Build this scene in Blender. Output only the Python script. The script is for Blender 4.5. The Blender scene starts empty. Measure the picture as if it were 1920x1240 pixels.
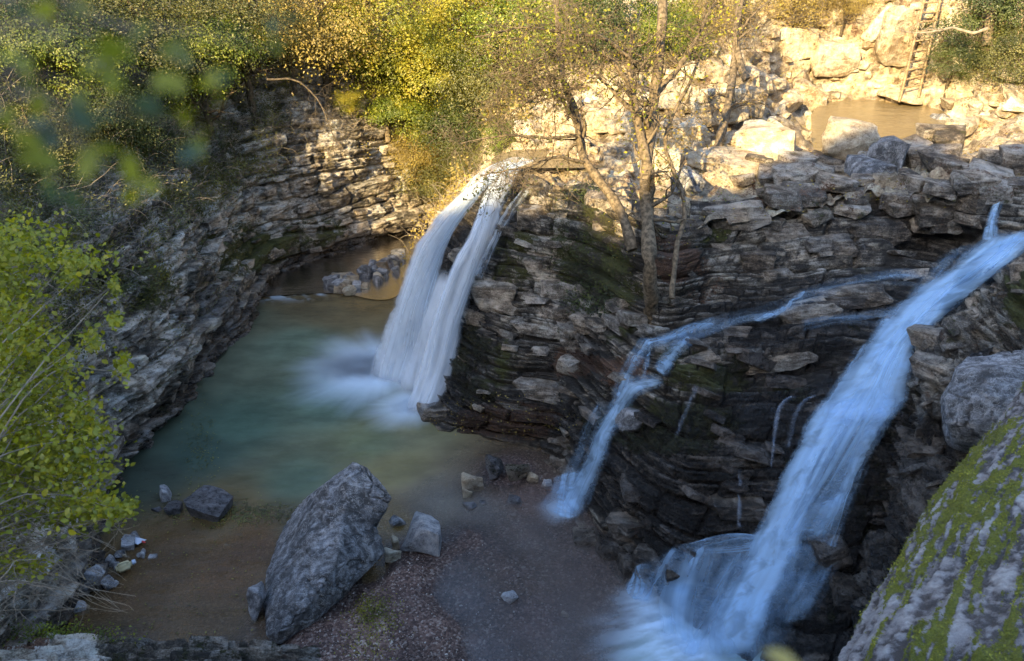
import bpy, bmesh, math, random
import numpy as np
from mathutils import Vector, Matrix
from mathutils.bvhtree import BVHTree

random.seed(7)
rng = np.random.default_rng(7)
S = bpy.context.scene
COL = S.collection
R = math.radians

# ------------------------------------------------------------------ camera
H, TH, FPX = 11.0, R(28), 1507.0
cd = bpy.data.cameras.new('camera')
cam = bpy.data.objects.new('camera', cd); COL.objects.link(cam)
cam.location = (0, 0, H); cam.rotation_euler = (R(90) - TH, 0, 0)
cd.sensor_width = 36; cd.lens = 36 * FPX / 1920
cd.clip_start = 0.05; cd.clip_end = 600
cd.dof.use_dof = True; cd.dof.focus_distance = 17.0; cd.dof.aperture_fstop = 2.6
S.camera = cam
S.render.resolution_x = 1024; S.render.resolution_y = 661
# ------------------------------------------------------------------ light
SUN = np.array([-0.5, -0.85, 0.47]); SUN = SUN / np.linalg.norm(SUN)
w = bpy.data.worlds.new('World'); S.world = w; w.use_nodes = True
wn = w.node_tree
sky = wn.nodes.new('ShaderNodeTexSky'); sky.sky_type = 'NISHITA'; sky.sun_disc = False
sky.sun_elevation = math.asin(SUN[2]); sky.sun_rotation = math.atan2(SUN[0], SUN[1])
sky.altitude = 300; sky.air_density = 1.0; sky.dust_density = 1.5
wn.links.new(sky.outputs[0], wn.nodes['Background'].inputs[0])
wn.nodes['Background'].inputs[1].default_value = 0.15
sl = bpy.data.lights.new('sun', 'SUN'); sl.energy = 4.0; sl.angle = R(0.5); sl.color = (1.0, 0.74, 0.36)
so = bpy.data.objects.new('sun', sl); COL.objects.link(so)
so.rotation_euler = Vector(SUN).to_track_quat('Z', 'Y').to_euler()
S.view_settings.view_transform = 'Standard'; S.view_settings.look = 'None'
S.view_settings.exposure = 2.05; S.view_settings.gamma = 1
S.cycles.transparent_max_bounces = 24; S.cycles.max_bounces = 8

# ------------------------------------------------------------------ projection
cT, sT = math.cos(TH), math.sin(TH)
def P(px, py, z=None, t=None, y=None, x=None):
    a = (px - 960) / FPX; b = (620 - py) / FPX
    d = np.array([a, cT + b * sT, -sT + b * cT])
    if t is None:
        if z is not None: t = (z - H) / d[2]
        elif y is not None: t = y / d[1]
        else: t = x / d[0]
    return np.array([0, 0, H]) + d * t
def proj(V):
    V = np.asarray(V, float)
    t = V[..., 1] * cT - (V[..., 2] - H) * sT
    b = (V[..., 1] * sT + (V[..., 2] - H) * cT) / t
    return 960 + V[..., 0] / t * FPX, 620 - b * FPX, t

# ------------------------------------------------------------------ noise
def _h(ix, iy, iz, s):
    n = (ix * 374761393 + iy * 668265263 + iz * 2147483647 + s * 1274126177) & 0xFFFFFFFF
    n = ((n ^ (n >> 13)) * 1274126177) & 0xFFFFFFFF
    n = ((n ^ (n >> 16)) * 2246822519) & 0xFFFFFFFF
    return ((n ^ (n >> 15)) & 0xFFFFFF) / float(0xFFFFFF)
def vnoise(x, y, z, s=0):
    x = np.asarray(x, float); y = np.asarray(y, float) + 0 * x; z = np.asarray(z, float) + 0 * x
    fx, fy, fz = np.floor(x), np.floor(y), np.floor(z)
    ix, iy, iz = fx.astype(np.int64), fy.astype(np.int64), fz.astype(np.int64)
    u, v, q = x - fx, y - fy, z - fz
    u = u * u * (3 - 2 * u); v = v * v * (3 - 2 * v); q = q * q * (3 - 2 * q)
    r = 0
    for dx in (0, 1):
        for dy in (0, 1):
            for dz in (0, 1):
                wgt = (u if dx else 1 - u) * (v if dy else 1 - v) * (q if dz else 1 - q)
                r = r + wgt * _h(ix + dx, iy + dy, iz + dz, s)
    return r * 2 - 1
def fbm(x, y, z, o=4, s=0, g=0.5):
    r = 0; a = 1; k = 1; tot = 0
    for i in range(o):
        r = r + a * vnoise(x * k, y * k, z * k, s + i * 17); tot += a; a *= g; k *= 2.03
    return r / tot
def sstep(a, b, x):
    t = np.clip((x - a) / (b - a), 0, 1); return t * t * (3 - 2 * t)

# ------------------------------------------------------------------ mesh helpers
def mk_mesh(name, V, F, smooth=True, uv=None, mask=None, attrs=None):
    V = np.asarray(V, np.float32); F = np.asarray(F, np.int32)
    me = bpy.data.meshes.new(name)
    n, k = F.shape
    me.vertices.add(len(V)); me.vertices.foreach_set('co', V.ravel())
    me.loops.add(n * k); me.loops.foreach_set('vertex_index', F.ravel())
    me.polygons.add(n); me.polygons.foreach_set('loop_start', np.arange(0, n * k, k, dtype=np.int32))
    me.update(calc_edges=True)
    me.polygons.foreach_set('use_smooth', np.full(n, smooth))
    if uv is not None:
        l = me.uv_layers.new(name='UVMap'); l.data.foreach_set('uv', np.asarray(uv, np.float32)[F.ravel()].ravel())
    if mask is not None:
        c = me.color_attributes.new('mask', 'FLOAT_COLOR', 'POINT'); c.data.foreach_set('color', np.asarray(mask, np.float32).ravel())
    if attrs:
        for k2, v2 in attrs.items():
            if v2.ndim == 2:
                c = me.color_attributes.new(k2, 'FLOAT_COLOR', 'POINT'); c.data.foreach_set('color', np.asarray(v2, np.float32).ravel())
            else:
                c = me.attributes.new(k2, 'FLOAT', 'POINT'); c.data.foreach_set('value', np.asarray(v2, np.float32))
    me.validate(); me.update()
    return me
def link(name, me, mat=None, parent=None, loc=None):
    o = bpy.data.objects.new(name, me); COL.objects.link(o)
    if mat is not None and not me.materials: me.materials.append(mat)
    if parent is not None: o.parent = parent
    if loc is not None: o.location = loc
    return o
def tag(o, label=None, cat=None, group=None, kind=None):
    if label: o['label'] = label
    if cat: o['category'] = cat
    if group: o['group'] = group
    if kind: o['kind'] = kind
    return o
def thing(name, label, cat, loc=(0, 0, 0), group=None):
    o = bpy.data.objects.new(name, None); COL.objects.link(o); o.location = loc
    o.empty_display_size = 0.2
    return tag(o, label, cat, group)
def gridF(N, M):
    i = np.arange((N - 1) * (M - 1)); r = i // (M - 1); c = i % (M - 1); a = r * M + c
    return np.stack([a, a + 1, a + M + 1, a + M], 1)
def cr(ctrl, n):
    """Catmull-Rom along axis 0"""
    c = np.asarray(ctrl, float); k = len(c)
    c = np.concatenate([[2 * c[0] - c[1]], c, [2 * c[-1] - c[-2]]])
    t = np.linspace(0, k - 1 - 1e-9, n); i = t.astype(int); f = (t - i)
    f = f.reshape((-1,) + (1,) * (c.ndim - 1))
    p0, p1, p2, p3 = c[i], c[i + 1], c[i + 2], c[i + 3]
    return .5 * (2 * p1 + (p2 - p0) * f + (2 * p0 - 5 * p1 + 4 * p2 - p3) * f * f + (3 * p1 - p0 - 3 * p2 + p3) * f ** 3)
def lin(c, n):
    c = np.asarray(c, float); t = np.linspace(0, len(c) - 1 - 1e-9, n); i = t.astype(int); f = (t - i).reshape((-1,) + (1,) * (c.ndim - 1))
    return c[i] * (1 - f) + c[i + 1] * f
def patch(ctrl, N, M, cr=cr):
    """ctrl[row][col] -> N x M x 3"""
    c = np.array(ctrl, float)
    g = cr(c, N * 2); g = np.swapaxes(cr(np.swapaxes(g, 0, 1), M), 0, 1)
    # re-space rows by arc length
    d = np.linalg.norm(np.diff(g, axis=0), axis=2).mean(1); s = np.concatenate([[0], np.cumsum(d)]); s /= s[-1]
    q = np.linspace(0, 1, N); idx = np.clip(np.searchsorted(s, q, 'right') - 1, 0, len(s) - 2)
    f = ((q - s[idx]) / (s[idx + 1] - s[idx]))[:, None, None]
    g = g[idx] * (1 - f) + g[idx + 1] * f
    d = np.linalg.norm(np.diff(g, axis=1), axis=2).mean(0); s = np.concatenate([[0], np.cumsum(d)]); s /= s[-1]
    q = np.linspace(0, 1, M); idx = np.clip(np.searchsorted(s, q, 'right') - 1, 0, len(s) - 2)
    f = ((q - s[idx]) / (s[idx + 1] - s[idx]))[None, :, None]
    return g[:, idx] * (1 - f) + g[:, idx + 1] * f
def normals(g, flip=1):
    du = np.gradient(g, axis=1); dv = np.gradient(g, axis=0)
    n = np.cross(du, dv) * flip
    return n / (np.linalg.norm(n, axis=2, keepdims=True) + 1e-9)
def arc(g):
    U = np.concatenate([np.zeros((g.shape[0], 1)), np.cumsum(np.linalg.norm(np.diff(g, axis=1), axis=2), 1)], 1)
    V = np.concatenate([np.zeros((1, g.shape[1])), np.cumsum(np.linalg.norm(np.diff(g, axis=0), axis=2), 0)], 0)
    U = U.mean(0)[None, :] + 0 * U; V = V.mean(1)[:, None] + 0 * V
    return U, V
def bedding(U, V, X, seed, big=(.35, .95), small=(.07, .26), A=.22, step=.5, warp=.16, tilt=0.0, wide=1.0, rgh=1.0):
    V = V + tilt * U
    n1 = fbm(X[..., 0] * .8, X[..., 1] * .8, X[..., 2] * 1.1, 4, seed + 50)
    d1, t1, e1 = strata(U, V, seed, th=big, bw=(.9 * wide, 2.8 * wide), A=A * 1.2, step=step * .55, warp=warp * 1.6, gr=.13, gw=.032)
    d2, t2, e2 = strata(U + .15 * n1, V + .10 * n1, seed + 7, th=small, bw=(.18 * wide, 1.0 * wide), A=A * .6, step=step, warp=warp)
    m = sstep(-.15, .35, fbm(X[..., 0] * .6, X[..., 1] * .6, X[..., 2] * 1.3, 3, seed + 60))
    rough = fbm(X[..., 0] * 2.6, X[..., 1] * 2.6, X[..., 2] * 4.2, 4, seed + 70, .6)
    ridg = 1 - np.abs(fbm(X[..., 0] * 1.7, X[..., 1] * 1.7, X[..., 2] * 3.4, 4, seed + 80)) * 3
    return d1 + d2 * (.25 + .75 * m) + rgh * (.10 * rough + .05 * ridg), np.clip(.5 * t1 + .5 * t2 + .35 * rough, 0, 1), np.minimum(e1, e2)
def strata(U, V, seed=0, th=(.10, .34), bw=(.45, 1.7), A=.22, step=.5, warp=.14, gr=.05, gw=.022):
    """layered blocky relief: returns displacement, tone, edge distance"""
    r = np.random.default_rng(seed)
    v = V + warp * fbm(U * .45, V * .8, 0 * U, 3, seed) + .025 * fbm(U * 3, V * 3, 0 * U, 2, seed + 3)
    ths = r.uniform(th[0], th[1], 200) * np.where(r.random(200) < .25, .45, 1)
    cum = np.concatenate([[-2], -2 + np.cumsum(ths)])
    k = np.clip(np.searchsorted(cum, v.ravel(), 'right') - 1, 0, 199).reshape(v.shape)
    T = ths[k]; f = (v - cum[k]) / T
    wk = r.uniform(bw[0], bw[1], 200)[k]
    u = (U + .10 * fbm(U * .8, V * 2.5, 0 * U, 3, seed + 9) + r.uniform(0, 3, 200)[k]) / wk
    j = np.floor(u); fr = u - j
    js = (_h(k, j.astype(np.int64), 0 * k, seed + 5) - .5) * .55 + .5          # split point of the cell
    side = fr > js
    jj = (j * 2 + side).astype(np.int64)
    hsh = _h(k, jj, 0 * k, seed + 11); tone = _h(k, jj, 0 * k, seed + 23)
    nxt = np.where(side, 1 - fr, js - fr); prv = np.where(side, fr - js, fr)
    eu = np.minimum(nxt, prv) * wk; ev = np.minimum(f, 1 - f) * T
    lay = r.random(200)[k]
    d = (hsh - .5) * A + (lay - .5) * A * .9
    riser = .72
    saw = np.where(f < riser, f / riser, (1 - f) / (1 - riser))
    d = d + step * T * (saw - .5)
    e = np.minimum(eu, ev * 1.3)
    d = d - gr * np.exp(-(e / gw) ** 2) - .03 * (1 - sstep(0, .07, e))
    return d, tone, e

# ------------------------------------------------------------------ materials
class NT:
    def __init__(s, name):
        s.m = bpy.data.materials.new(name); s.m.use_nodes = True; s.t = s.m.node_tree
        s.b = s.t.nodes['Principled BSDF']; s.out = s.t.nodes['Material Output']
    def n(s, ty, **k):
        x = s.t.nodes.new('ShaderNode' + ty)
        for a, v in k.items():
            if a.startswith('i_'):
                key = a[2:]
                x.inputs[int(key) if key.isdigit() else key].default_value = v
            else: setattr(x, a, v)
        return x
    def l(s, a, b): s.t.links.new(a, b)
    def noise(s, vec, scale, detail=4, rough=.55, dist=0):
        x = s.n('TexNoise'); x.inputs['Scale'].default_value = scale; x.inputs['Detail'].default_value = detail
        x.inputs['Roughness'].default_value = rough; x.inputs['Distortion'].default_value = dist
        if vec is not None: s.l(vec, x.inputs['Vector'])
        return x.outputs['Fac']
    def math(s, op, a, b=None, c=None, clamp=False):
        x = s.n('Math', operation=op, use_clamp=clamp)
        for i, v in enumerate((a, b, c)):
            if v is None: continue
            if isinstance(v, (int, float)): x.inputs[i].default_value = v
            else: s.l(v, x.inputs[i])
        return x.outputs[0]
    def rng(s, v, a, b, c=0, d=1, smooth=True):
        x = s.n('MapRange', interpolation_type='SMOOTHSTEP' if smooth else 'LINEAR')
        s.l(v, x.inputs[0])
        for i, q in enumerate((a, b, c, d)):
            if isinstance(q, (int, float)): x.inputs[i + 1].default_value = q
            else: s.l(q, x.inputs[i + 1])
        return x.outputs[0]
    def mix(s, f, a, b, mode='MIX'):
        x = s.n('Mix', data_type='RGBA', blend_type=mode)
        for sock, v in ((x.inputs[0], f), (x.inputs[6], a), (x.inputs[7], b)):
            if isinstance(v, (int, float)): sock.default_value = v
            elif isinstance(v, tuple): sock.default_value = (*v, 1) if len(v) == 3 else v
            else: s.l(v, sock)
        return x.outputs[2]
    def ramp(s, v, stops):
        x = s.n('ValToRGB'); e = x.color_ramp.elements
        while len(e) < len(stops): e.new(.5)
        for q, (p, c) in zip(e, stops): q.position = p; q.color = (*c, 1)
        s.l(v, x.inputs[0]); return x.outputs[0]
    def mapping(s, vec, scale=(1, 1, 1), rot=(0, 0, 0)):
        x = s.n('Mapping'); x.inputs['Scale'].default_value = scale; x.inputs['Rotation'].default_value = rot
        s.l(vec, x.inputs[0]); return x.outputs[0]
    def bump(s, h, strength=.5, dist=.05, normal=None):
        x = s.n('Bump'); x.inputs['Strength'].default_value = strength; x.inputs['Distance'].default_value = dist
        s.l(h, x.inputs['Height'])
        if normal is not None: s.l(normal, x.inputs['Normal'])
        return x.outputs[0]

def rock_material(name, dark=(.024, .021, .017), mid=(.135, .122, .098), light=(.40, .38, .33), source='attr', gain=1.0, warm=.7,
                  strat=(1, 1, 4.5), scale=1.0, gloss=.75, veins=.25, moss_col=((.028, .030, .006), (.095, .10, .018)), coords='world'):
    T = NT(name)
    if coords == 'world': pos = T.n('NewGeometry').outputs['Position']
    else: pos = T.n('TexCoord').outputs['Object']
    if source == 'attr':
        a = T.n('VertexColor', layer_name='mask'); col, tone = a.outputs[0], a.outputs[1]
    else:
        oi = T.n('ObjectInfo'); col, tone = oi.outputs['Color'], oi.outputs['Random']
    sep = T.n('SeparateColor'); T.l(col, sep.inputs[0])
    moss, wet, lit = sep.outputs[0], sep.outputs[1], sep.outputs[2]
    sp = T.mapping(pos, strat, (0, R(-6), 0))
    big = T.noise(pos, .7 * scale, 3); medn = T.noise(pos, 4.5 * scale, 6, .62)
    lay = T.noise(sp, 2.2 * scale, 6, .68, .4); fine = T.noise(pos, 34 * scale, 5, .75)
    v = T.math('MULTIPLY_ADD', tone, .50 if source == 'attr' else .26, (.25 if source == 'attr' else .38) - 1.75 * gain)
    v = T.math('ADD', v, T.math('MULTIPLY', lay, 1.15 * gain)); v = T.math('ADD', v, T.math('MULTIPLY', medn, .95 * gain))
    v = T.math('ADD', v, T.math('MULTIPLY', fine, .85 * gain)); v = T.math('ADD', v, T.math('MULTIPLY', big, .55 * gain))
    base = T.ramp(v, [(.26, dark), (.47, mid), (.68, light), (.84, tuple(min(.7, c * 1.45) for c in light))])
    hue = T.rng(T.noise(pos, 1.6 * scale, 3), .38, .62)
    base = T.mix(T.math('MULTIPLY', hue, .55 * warm), base, (1.28, 1.0, .68), 'MULTIPLY')
    hue2 = T.rng(T.noise(T.mapping(pos, (1.3, 1.7, 2.1)), 2.3 * scale, 3), .50, .66)
    base = T.mix(T.math('MULTIPLY', hue2, .5 * warm), base, (.88, .98, .96), 'MULTIPLY')
    # lichen flecks
    fl = T.rng(T.noise(pos, 60 * scale, 3, .6), .63, .70)
    flm = T.rng(T.noise(pos, 1.1 * scale, 3), .48, .6)
    base = T.mix(T.math('MULTIPLY', T.math('MULTIPLY', fl, flm), .55), base, (.42, .41, .37))
    # quartz veins
    vo = T.n('TexVoronoi', feature='DISTANCE_TO_EDGE'); vo.inputs['Scale'].default_value = 2.1 * scale
    wv = T.n('VectorMath', operation='ADD'); T.l(sp if strat[2] < 3 else T.mapping(pos, (1, 1, 2.2)), wv.inputs[0])
    nz = T.n('TexNoise'); nz.inputs['Scale'].default_value = 3.2 * scale; nz.inputs['Detail'].default_value = 5; T.l(pos, nz.inputs['Vector'])
    T.l(nz.outputs['Color'], wv.inputs[1]); T.l(wv.outputs[0], vo.inputs['Vector'])
    ve = T.rng(vo.outputs['Distance'], .0, .035, 1, 0)
    vm = T.rng(T.noise(T.mapping(pos, (.9, 1.2, 1)), 1.7 * scale, 3), .42, .58)
    base = T.mix(T.math('MULTIPLY', T.math('MULTIPLY', ve, vm), veins), base, (.55, .54, .52))
    # litter
    ln = T.noise(pos, 22 * scale, 4, .7)
    lm = T.rng(T.math('ADD', T.math('MULTIPLY', lit, .7), T.math('SUBTRACT', T.math('MULTIPLY_ADD', T.noise(pos, 2.3 * scale, 4, .6), 1.1, ln), 1.42)), .0, .12)
    lc = T.ramp(T.noise(pos, 48 * scale, 2), [(.3, (.05, .028, .016)), (.5, (.13, .07, .04)), (.7, (.26, .15, .09))])
    base = T.mix(lm, base, lc)
    # moss
    mn = T.noise(pos, 5.5 * scale, 5, .65)
    mm = T.rng(T.math('ADD', T.math('MULTIPLY', moss, 1.0), T.math('SUBTRACT', T.math('MULTIPLY_ADD', T.noise(pos, 24 * scale, 4, .7), 1.4, T.math('MULTIPLY', T.math('ADD', mn, T.noise(pos, 1.7 * scale, 4, .6)), 1.5)), 2.68)), .0, .3)
    mc = T.ramp(T.noise(pos, 26 * scale, 4, .7), [(.3, moss_col[0]), (.7, moss_col[1])])
    base = T.mix(mm, base, mc)
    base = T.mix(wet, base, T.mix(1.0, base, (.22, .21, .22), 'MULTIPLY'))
    T.l(base, T.b.inputs['Base Color'])
    ro = T.rng(T.noise(pos, 9 * scale, 3), .35, .65, .14, .36)
    rr = T.mix(wet, (gloss,) * 3, ro); T.l(rr, T.b.inputs['Roughness'])
    T.b.inputs['Specular IOR Level'].default_value = .5
    hgt = T.math('ADD', T.math('MULTIPLY', lay, 1.0), T.math('MULTIPLY', fine, .35))
    hgt = T.math('ADD', hgt, T.math('MULTIPLY', medn, .8)); hgt = T.math('ADD', hgt, T.math('MULTIPLY', mm, .25))
    T.l(T.bump(hgt, 1.0, .11), T.b.inputs['Normal'])
    return T.m

M_cliff = rock_material('layered rock')
M_left = rock_material('grey layered rock', dark=(.042, .038, .03), mid=(.22, .20, .165), light=(.52, .50, .45))
M_bank = rock_material('pale bank rock', dark=(.14, .11, .07), mid=(.34, .29, .21), light=(.55, .48, .36), strat=(1, 1, 2))
M_stone = rock_material('cliff stone', source='obj', dark=(.03, .025, .02), mid=(.15, .128, .10), light=(.40, .37, .32))
M_bould = rock_material('pale boulder', source='obj', dark=(.17, .13, .08), mid=(.40, .34, .25), light=(.60, .54, .42), strat=(1, 1, 2))
M_slab = rock_material('blue grey veined rock', source='obj', dark=(.09, .093, .098), mid=(.24, .25, .265), light=(.48, .50, .54), strat=(1, 3, 1), veins=.95, scale=1.5, gain=1.1, warm=.25)
M_wall = rock_material('mossy pale rock', dark=(.10, .09, .09), mid=(.36, .34, .35), light=(.55, .53, .54), strat=(1, 2, 1), scale=3.6, gain=.8, warm=.2,
                       moss_col=((.07, .08, .006), (.34, .36, .03)))

def simple(name, col, rough=.8, noise=0, nscale=20, col2=None, spec=.3, trans=0):
    T = NT(name); T.b.inputs['Roughness'].default_value = rough; T.b.inputs['Specular IOR Level'].default_value = spec
    if col2:
        pos = T.n('NewGeometry').outputs['Position']
        f = T.rng(T.noise(pos, nscale, 4), .35, .65)
        c = T.mix(f, col, col2); T.l(c, T.b.inputs['Base Color'])
        T.l(T.bump(T.noise(pos, nscale * 2, 4), .5, .01), T.b.inputs['Normal'])
    else: T.b.inputs['Base Color'].default_value = (*col, 1)
    return T.m
def leaf_material(name, stops, trans=.45, pscale=1.3):
    T = NT(name)
    a = T.n('Attribute', attribute_name='rnd').outputs['Fac']
    pos = T.n('NewGeometry').outputs['Position']
    v = T.math('ADD', T.math('MULTIPLY', a, .28), T.math('MULTIPLY', T.rng(T.noise(pos, pscale, 3), .3, .7), .72))
    c = T.ramp(v, stops)
    d = T.n('BsdfDiffuse'); tr = T.n('BsdfTranslucent'); T.l(c, d.inputs[0])
    T.l(T.mix(1.0, c, (1.15, 1.1, .6), 'MULTIPLY'), tr.inputs[0])
    m = T.n('MixShader'); m.inputs[0].default_value = trans; T.l(d.outputs[0], m.inputs[1]); T.l(tr.outputs[0], m.inputs[2])
    g = T.n('BsdfGlossy'); g.inputs['Roughness'].default_value = .45; m2 = T.n('MixShader'); m2.inputs[0].default_value = .04
    T.l(m.outputs[0], m2.inputs[1]); T.l(g.outputs[0], m2.inputs[2]); T.l(m2.outputs[0], T.out.inputs[0])
    return T.m
M_lyel = leaf_material('yellow green leaf', [(.1, (.12, .15, .015)), (.45, (.27, .29, .025)), (.8, (.48, .43, .04)), (1, (.55, .43, .06))], .5)
M_lgrn = leaf_material('green leaf', [(.1, (.07, .11, .015)), (.5, (.16, .22, .02)), (.9, (.32, .34, .03))])
M_ldrk = leaf_material('dark green leaf', [(.1, (.025, .04, .012)), (.5, (.06, .09, .02)), (.9, (.12, .15, .03))])
M_lbrn = leaf_material('autumn leaf', [(.1, (.15, .11, .03)), (.5, (.32, .25, .06)), (.9, (.52, .42, .11))])
M_lolv = leaf_material('olive leaf', [(.1, (.045, .055, .02)), (.5, (.12, .13, .035)), (.9, (.26, .25, .07))])
M_lfront = leaf_material('bright bush leaf', [(.05, (.10, .12, .010)), (.5, (.25, .28, .015)), (.95, (.42, .39, .02))], pscale=3)
M_lblue = leaf_material('grey green leaf', [(.1, (.05, .09, .06)), (.5, (.10, .17, .10)), (.9, (.16, .22, .12))])
M_bark = simple('grey brown bark', (.07, .055, .035), .85, col2=(.20, .155, .10), nscale=14)
M_barkd = simple('dark bark', (.045, .036, .025), .85, col2=(.12, .095, .06), nscale=14)
M_twig = simple('dry twig', (.20, .17, .13), .85, col2=(.34, .29, .23), nscale=9)
M_wood = simple('weathered wood', (.17, .12, .07), .8, col2=(.34, .25, .15), nscale=9)

# ------------------------------------------------------------------ terrain
TERR = []          # (grid) for ray casts
def register(g, step):
    h = g[::step, ::step]; TERR.append((h.reshape(-1, 3), gridF(h.shape[0], h.shape[1])))
def ell(px, py, cx, cy, rx, ry, rot=0):
    a = R(rot); dx, dy = px - cx, py - cy
    u = (dx * math.cos(a) + dy * math.sin(a)) / rx; v = (-dx * math.sin(a) + dy * math.cos(a)) / ry
    return 1 - sstep(.55, 1.15, np.sqrt(u * u + v * v))

# --- right cliff -----------------------------------------------------
RC = [
 # base,              low,               ledge outer,        ledge inner,        lip,                back
 [(735,600,-.4),(765,540,1.0),(800,470,2.3),(830,420,3.1),(905,345,4.4),(950,300,4.9)],
 [(768,808,-.4),(850,700,.9),(868,570,2.2),(892,480,3.2),(960,392,4.1),(1015,335,4.8)],
 [(900,850,-.3),(930,745,1.0),(950,600,2.3),(960,510,3.1),(1000,405,4.3),(1040,350,4.85)],
 [(1045,890,-.3),(1060,760,1.1),(1070,620,2.4),(1075,530,3.2),(1080,400,4.6),(1110,350,4.9)],
 [(1078,992,-.3),(1150,850,1.3),(1200,655,3.05),(1215,590,3.5),(1225,430,4.9),(1240,370,5.05)],
 [(1165,1095,-.3),(1260,930,1.4),(1320,740,2.7),(1330,612,3.35),(1345,510,4.05),(1370,375,5.25)],
 [(1270,1250,-.3),(1390,1015,.9),(1460,800,2.35),(1495,610,3.4),(1500,520,4.0),(1550,345,5.4)],
 [(1400,1370,-.3),(1540,1050,.85),(1595,800,2.35),(1630,620,3.35),(1680,510,4.1),(1720,330,5.6)],
 [(1560,1420,-.3),(1670,1050,.9),(1730,800,2.6),(1790,600,3.8),(1830,470,4.7),(1860,352,5.75)],
 [(1750,1450,-.3),(1860,1050,1.2),(1960,800,3.0),(2010,600,4.3),(2030,470,5.05),(2080,330,6.2)],
]
ctrl = [[P(*c[r]) for c in RC] for r in range(6)]
g = patch(ctrl, 460, 900); n = normals(g, 1)
if n[..., 1].mean() > 0: n = -n
U, V = arc(g)
d, tone, e = bedding(U, 1.2 * g[..., 2] - .05 * g[..., 0] + .12 * V, g, 3, big=(.28, .75), small=(.05, .17), A=.13, step=.62, warp=.10, wide=1.9, rgh=.55)
px, py, _ = proj(g)
big = fbm(g[..., 0] * .7, g[..., 1] * .7, g[..., 2] * .9, 3, 5)
fine = fbm(g[..., 0] * 9, g[..., 1] * 9, g[..., 2] * 16, 3, 8)
ch = ell(px, py, 1640, 640, 90, 260, 25) + ell(px, py, 1500, 900, 90, 200, 25)     # smoother under the cascade
dd = d * (1 - .5 * np.clip(ch, 0, 1)) + .16 * big + .02 * fine
# undercut shelf bands
dd = dd - .5 * ell(px, py, 1620, 520, 130, 26, -8) * 0 - .8 * ell(px, py, 1760, 440, 90, 45, 0)
dd = dd - .45 * ell(px, py, 1480, 690, 170, 34, -9) 
dd = dd * (1 - .85 * sstep(.90, .97, np.linspace(0, 1, g.shape[0])))[:, None]
gR = g + n * dd[..., None]
tree_r = 0
moss = np.clip(.15 + .5 * ell(px, py, 1095, 470, 75, 110) + .55 * ell(px, py, 960, 480, 60, 80) + .5 * ell(px, py, 1330, 690, 120, 60)
       + .7 * ell(px, py, 1250, 800, 170, 60) + .8 * ell(px, py, 1340, 430, 40, 35) + .6 * ell(px, py, 1480, 720, 60, 50)
       + .5 * ell(px, py, 900, 680, 80, 90) + .3 * ell(px, py, 1650, 900, 200, 200) + .5 * ell(px, py, 1160, 560, 50, 100) + .25 * big, 0, 1)
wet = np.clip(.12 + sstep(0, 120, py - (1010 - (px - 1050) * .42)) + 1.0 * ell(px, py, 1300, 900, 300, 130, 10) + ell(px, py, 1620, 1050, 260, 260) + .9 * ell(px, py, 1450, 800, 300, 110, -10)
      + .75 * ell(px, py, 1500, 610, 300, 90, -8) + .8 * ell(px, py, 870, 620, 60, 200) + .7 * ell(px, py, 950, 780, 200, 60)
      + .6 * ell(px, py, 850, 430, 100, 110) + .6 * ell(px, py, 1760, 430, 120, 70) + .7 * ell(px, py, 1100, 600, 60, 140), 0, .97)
lit = np.clip(.1 + .8 * ell(px, py, 950, 790, 130, 45) + .7 * ell(px, py, 1080, 680, 60, 40) + .7 * ell(px, py, 1180, 700, 60, 40)
      + .6 * ell(px, py, 1260, 470, 60, 60) + .6 * ell(px, py, 1500, 360, 120, 45) + .4 * ell(px, py, 1300, 520, 80, 60), 0, .85)
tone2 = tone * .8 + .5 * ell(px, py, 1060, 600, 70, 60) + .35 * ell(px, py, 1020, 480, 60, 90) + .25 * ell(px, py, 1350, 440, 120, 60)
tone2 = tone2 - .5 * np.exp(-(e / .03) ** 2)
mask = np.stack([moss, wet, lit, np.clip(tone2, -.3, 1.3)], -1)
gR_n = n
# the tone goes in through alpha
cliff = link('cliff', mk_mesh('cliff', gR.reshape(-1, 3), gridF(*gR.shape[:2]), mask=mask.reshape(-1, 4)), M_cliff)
tag(cliff, kind='structure'); register(gR, 3)
gridR, nR = gR, n

# --- left gorge wall and back wall -----------------------------------
base = [(-9.0, -3), (-8.6, 3), (-8.0, 8), tuple(P(130, 1150, 0)[:2]), tuple(P(190, 985, 0)[:2]), tuple(P(245, 868, 0)[:2]), tuple(P(330, 775, 0)[:2]),
        tuple(P(395, 690, 0)[:2]), tuple(P(448, 620, 0)[:2]), tuple(P(487, 548, 0)[:2]), tuple(P(530, 500, .2)[:2]), tuple(P(610, 466, .3)[:2]),
        tuple(P(700, 440, .3)[:2]), tuple(P(800, 412, .3)[:2]), (-0.5, 30.5), (3, 32.0)]
base = np.array(base, float); bt = np.gradient(base, axis=0); bt /= np.linalg.norm(bt, axis=1)[:, None]
bn = np.stack([-bt[:, 1], bt[:, 0]], 1)            # outward (away from the pool)
zz = np.array([-.5, .3, 1.6, 2.9, 4.2, 5.4])
off = np.array([-.15, 0, .45, .85, 1.7, 3.0])
ctrl = []
for r_ in range(6):
    row = []
    for c_, (b_, n_) in enumerate(zip(base, bn)):
        k = 1.0 if c_ < 9 else (.75 if c_ < 11 else .62)
        zk = zz[r_] * ((1, 1, 1, 1, 1, 1, 1, 1, .92, .98, 1.12, 1.22, 1.22, 1.1, 1.0, 1.0)[c_] if zz[r_] > 0 else 1)
        row.append([b_[0] + n_[0] * off[r_] * (1 if c_ < 9 else 1.0), b_[1] + n_[1] * off[r_], zk])
    ctrl.append(row)
g = patch(ctrl, 250, 900); n = normals(g)
if (n[:, :200, 0].mean() < 0): n = -n
U, V = arc(g)
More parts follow.
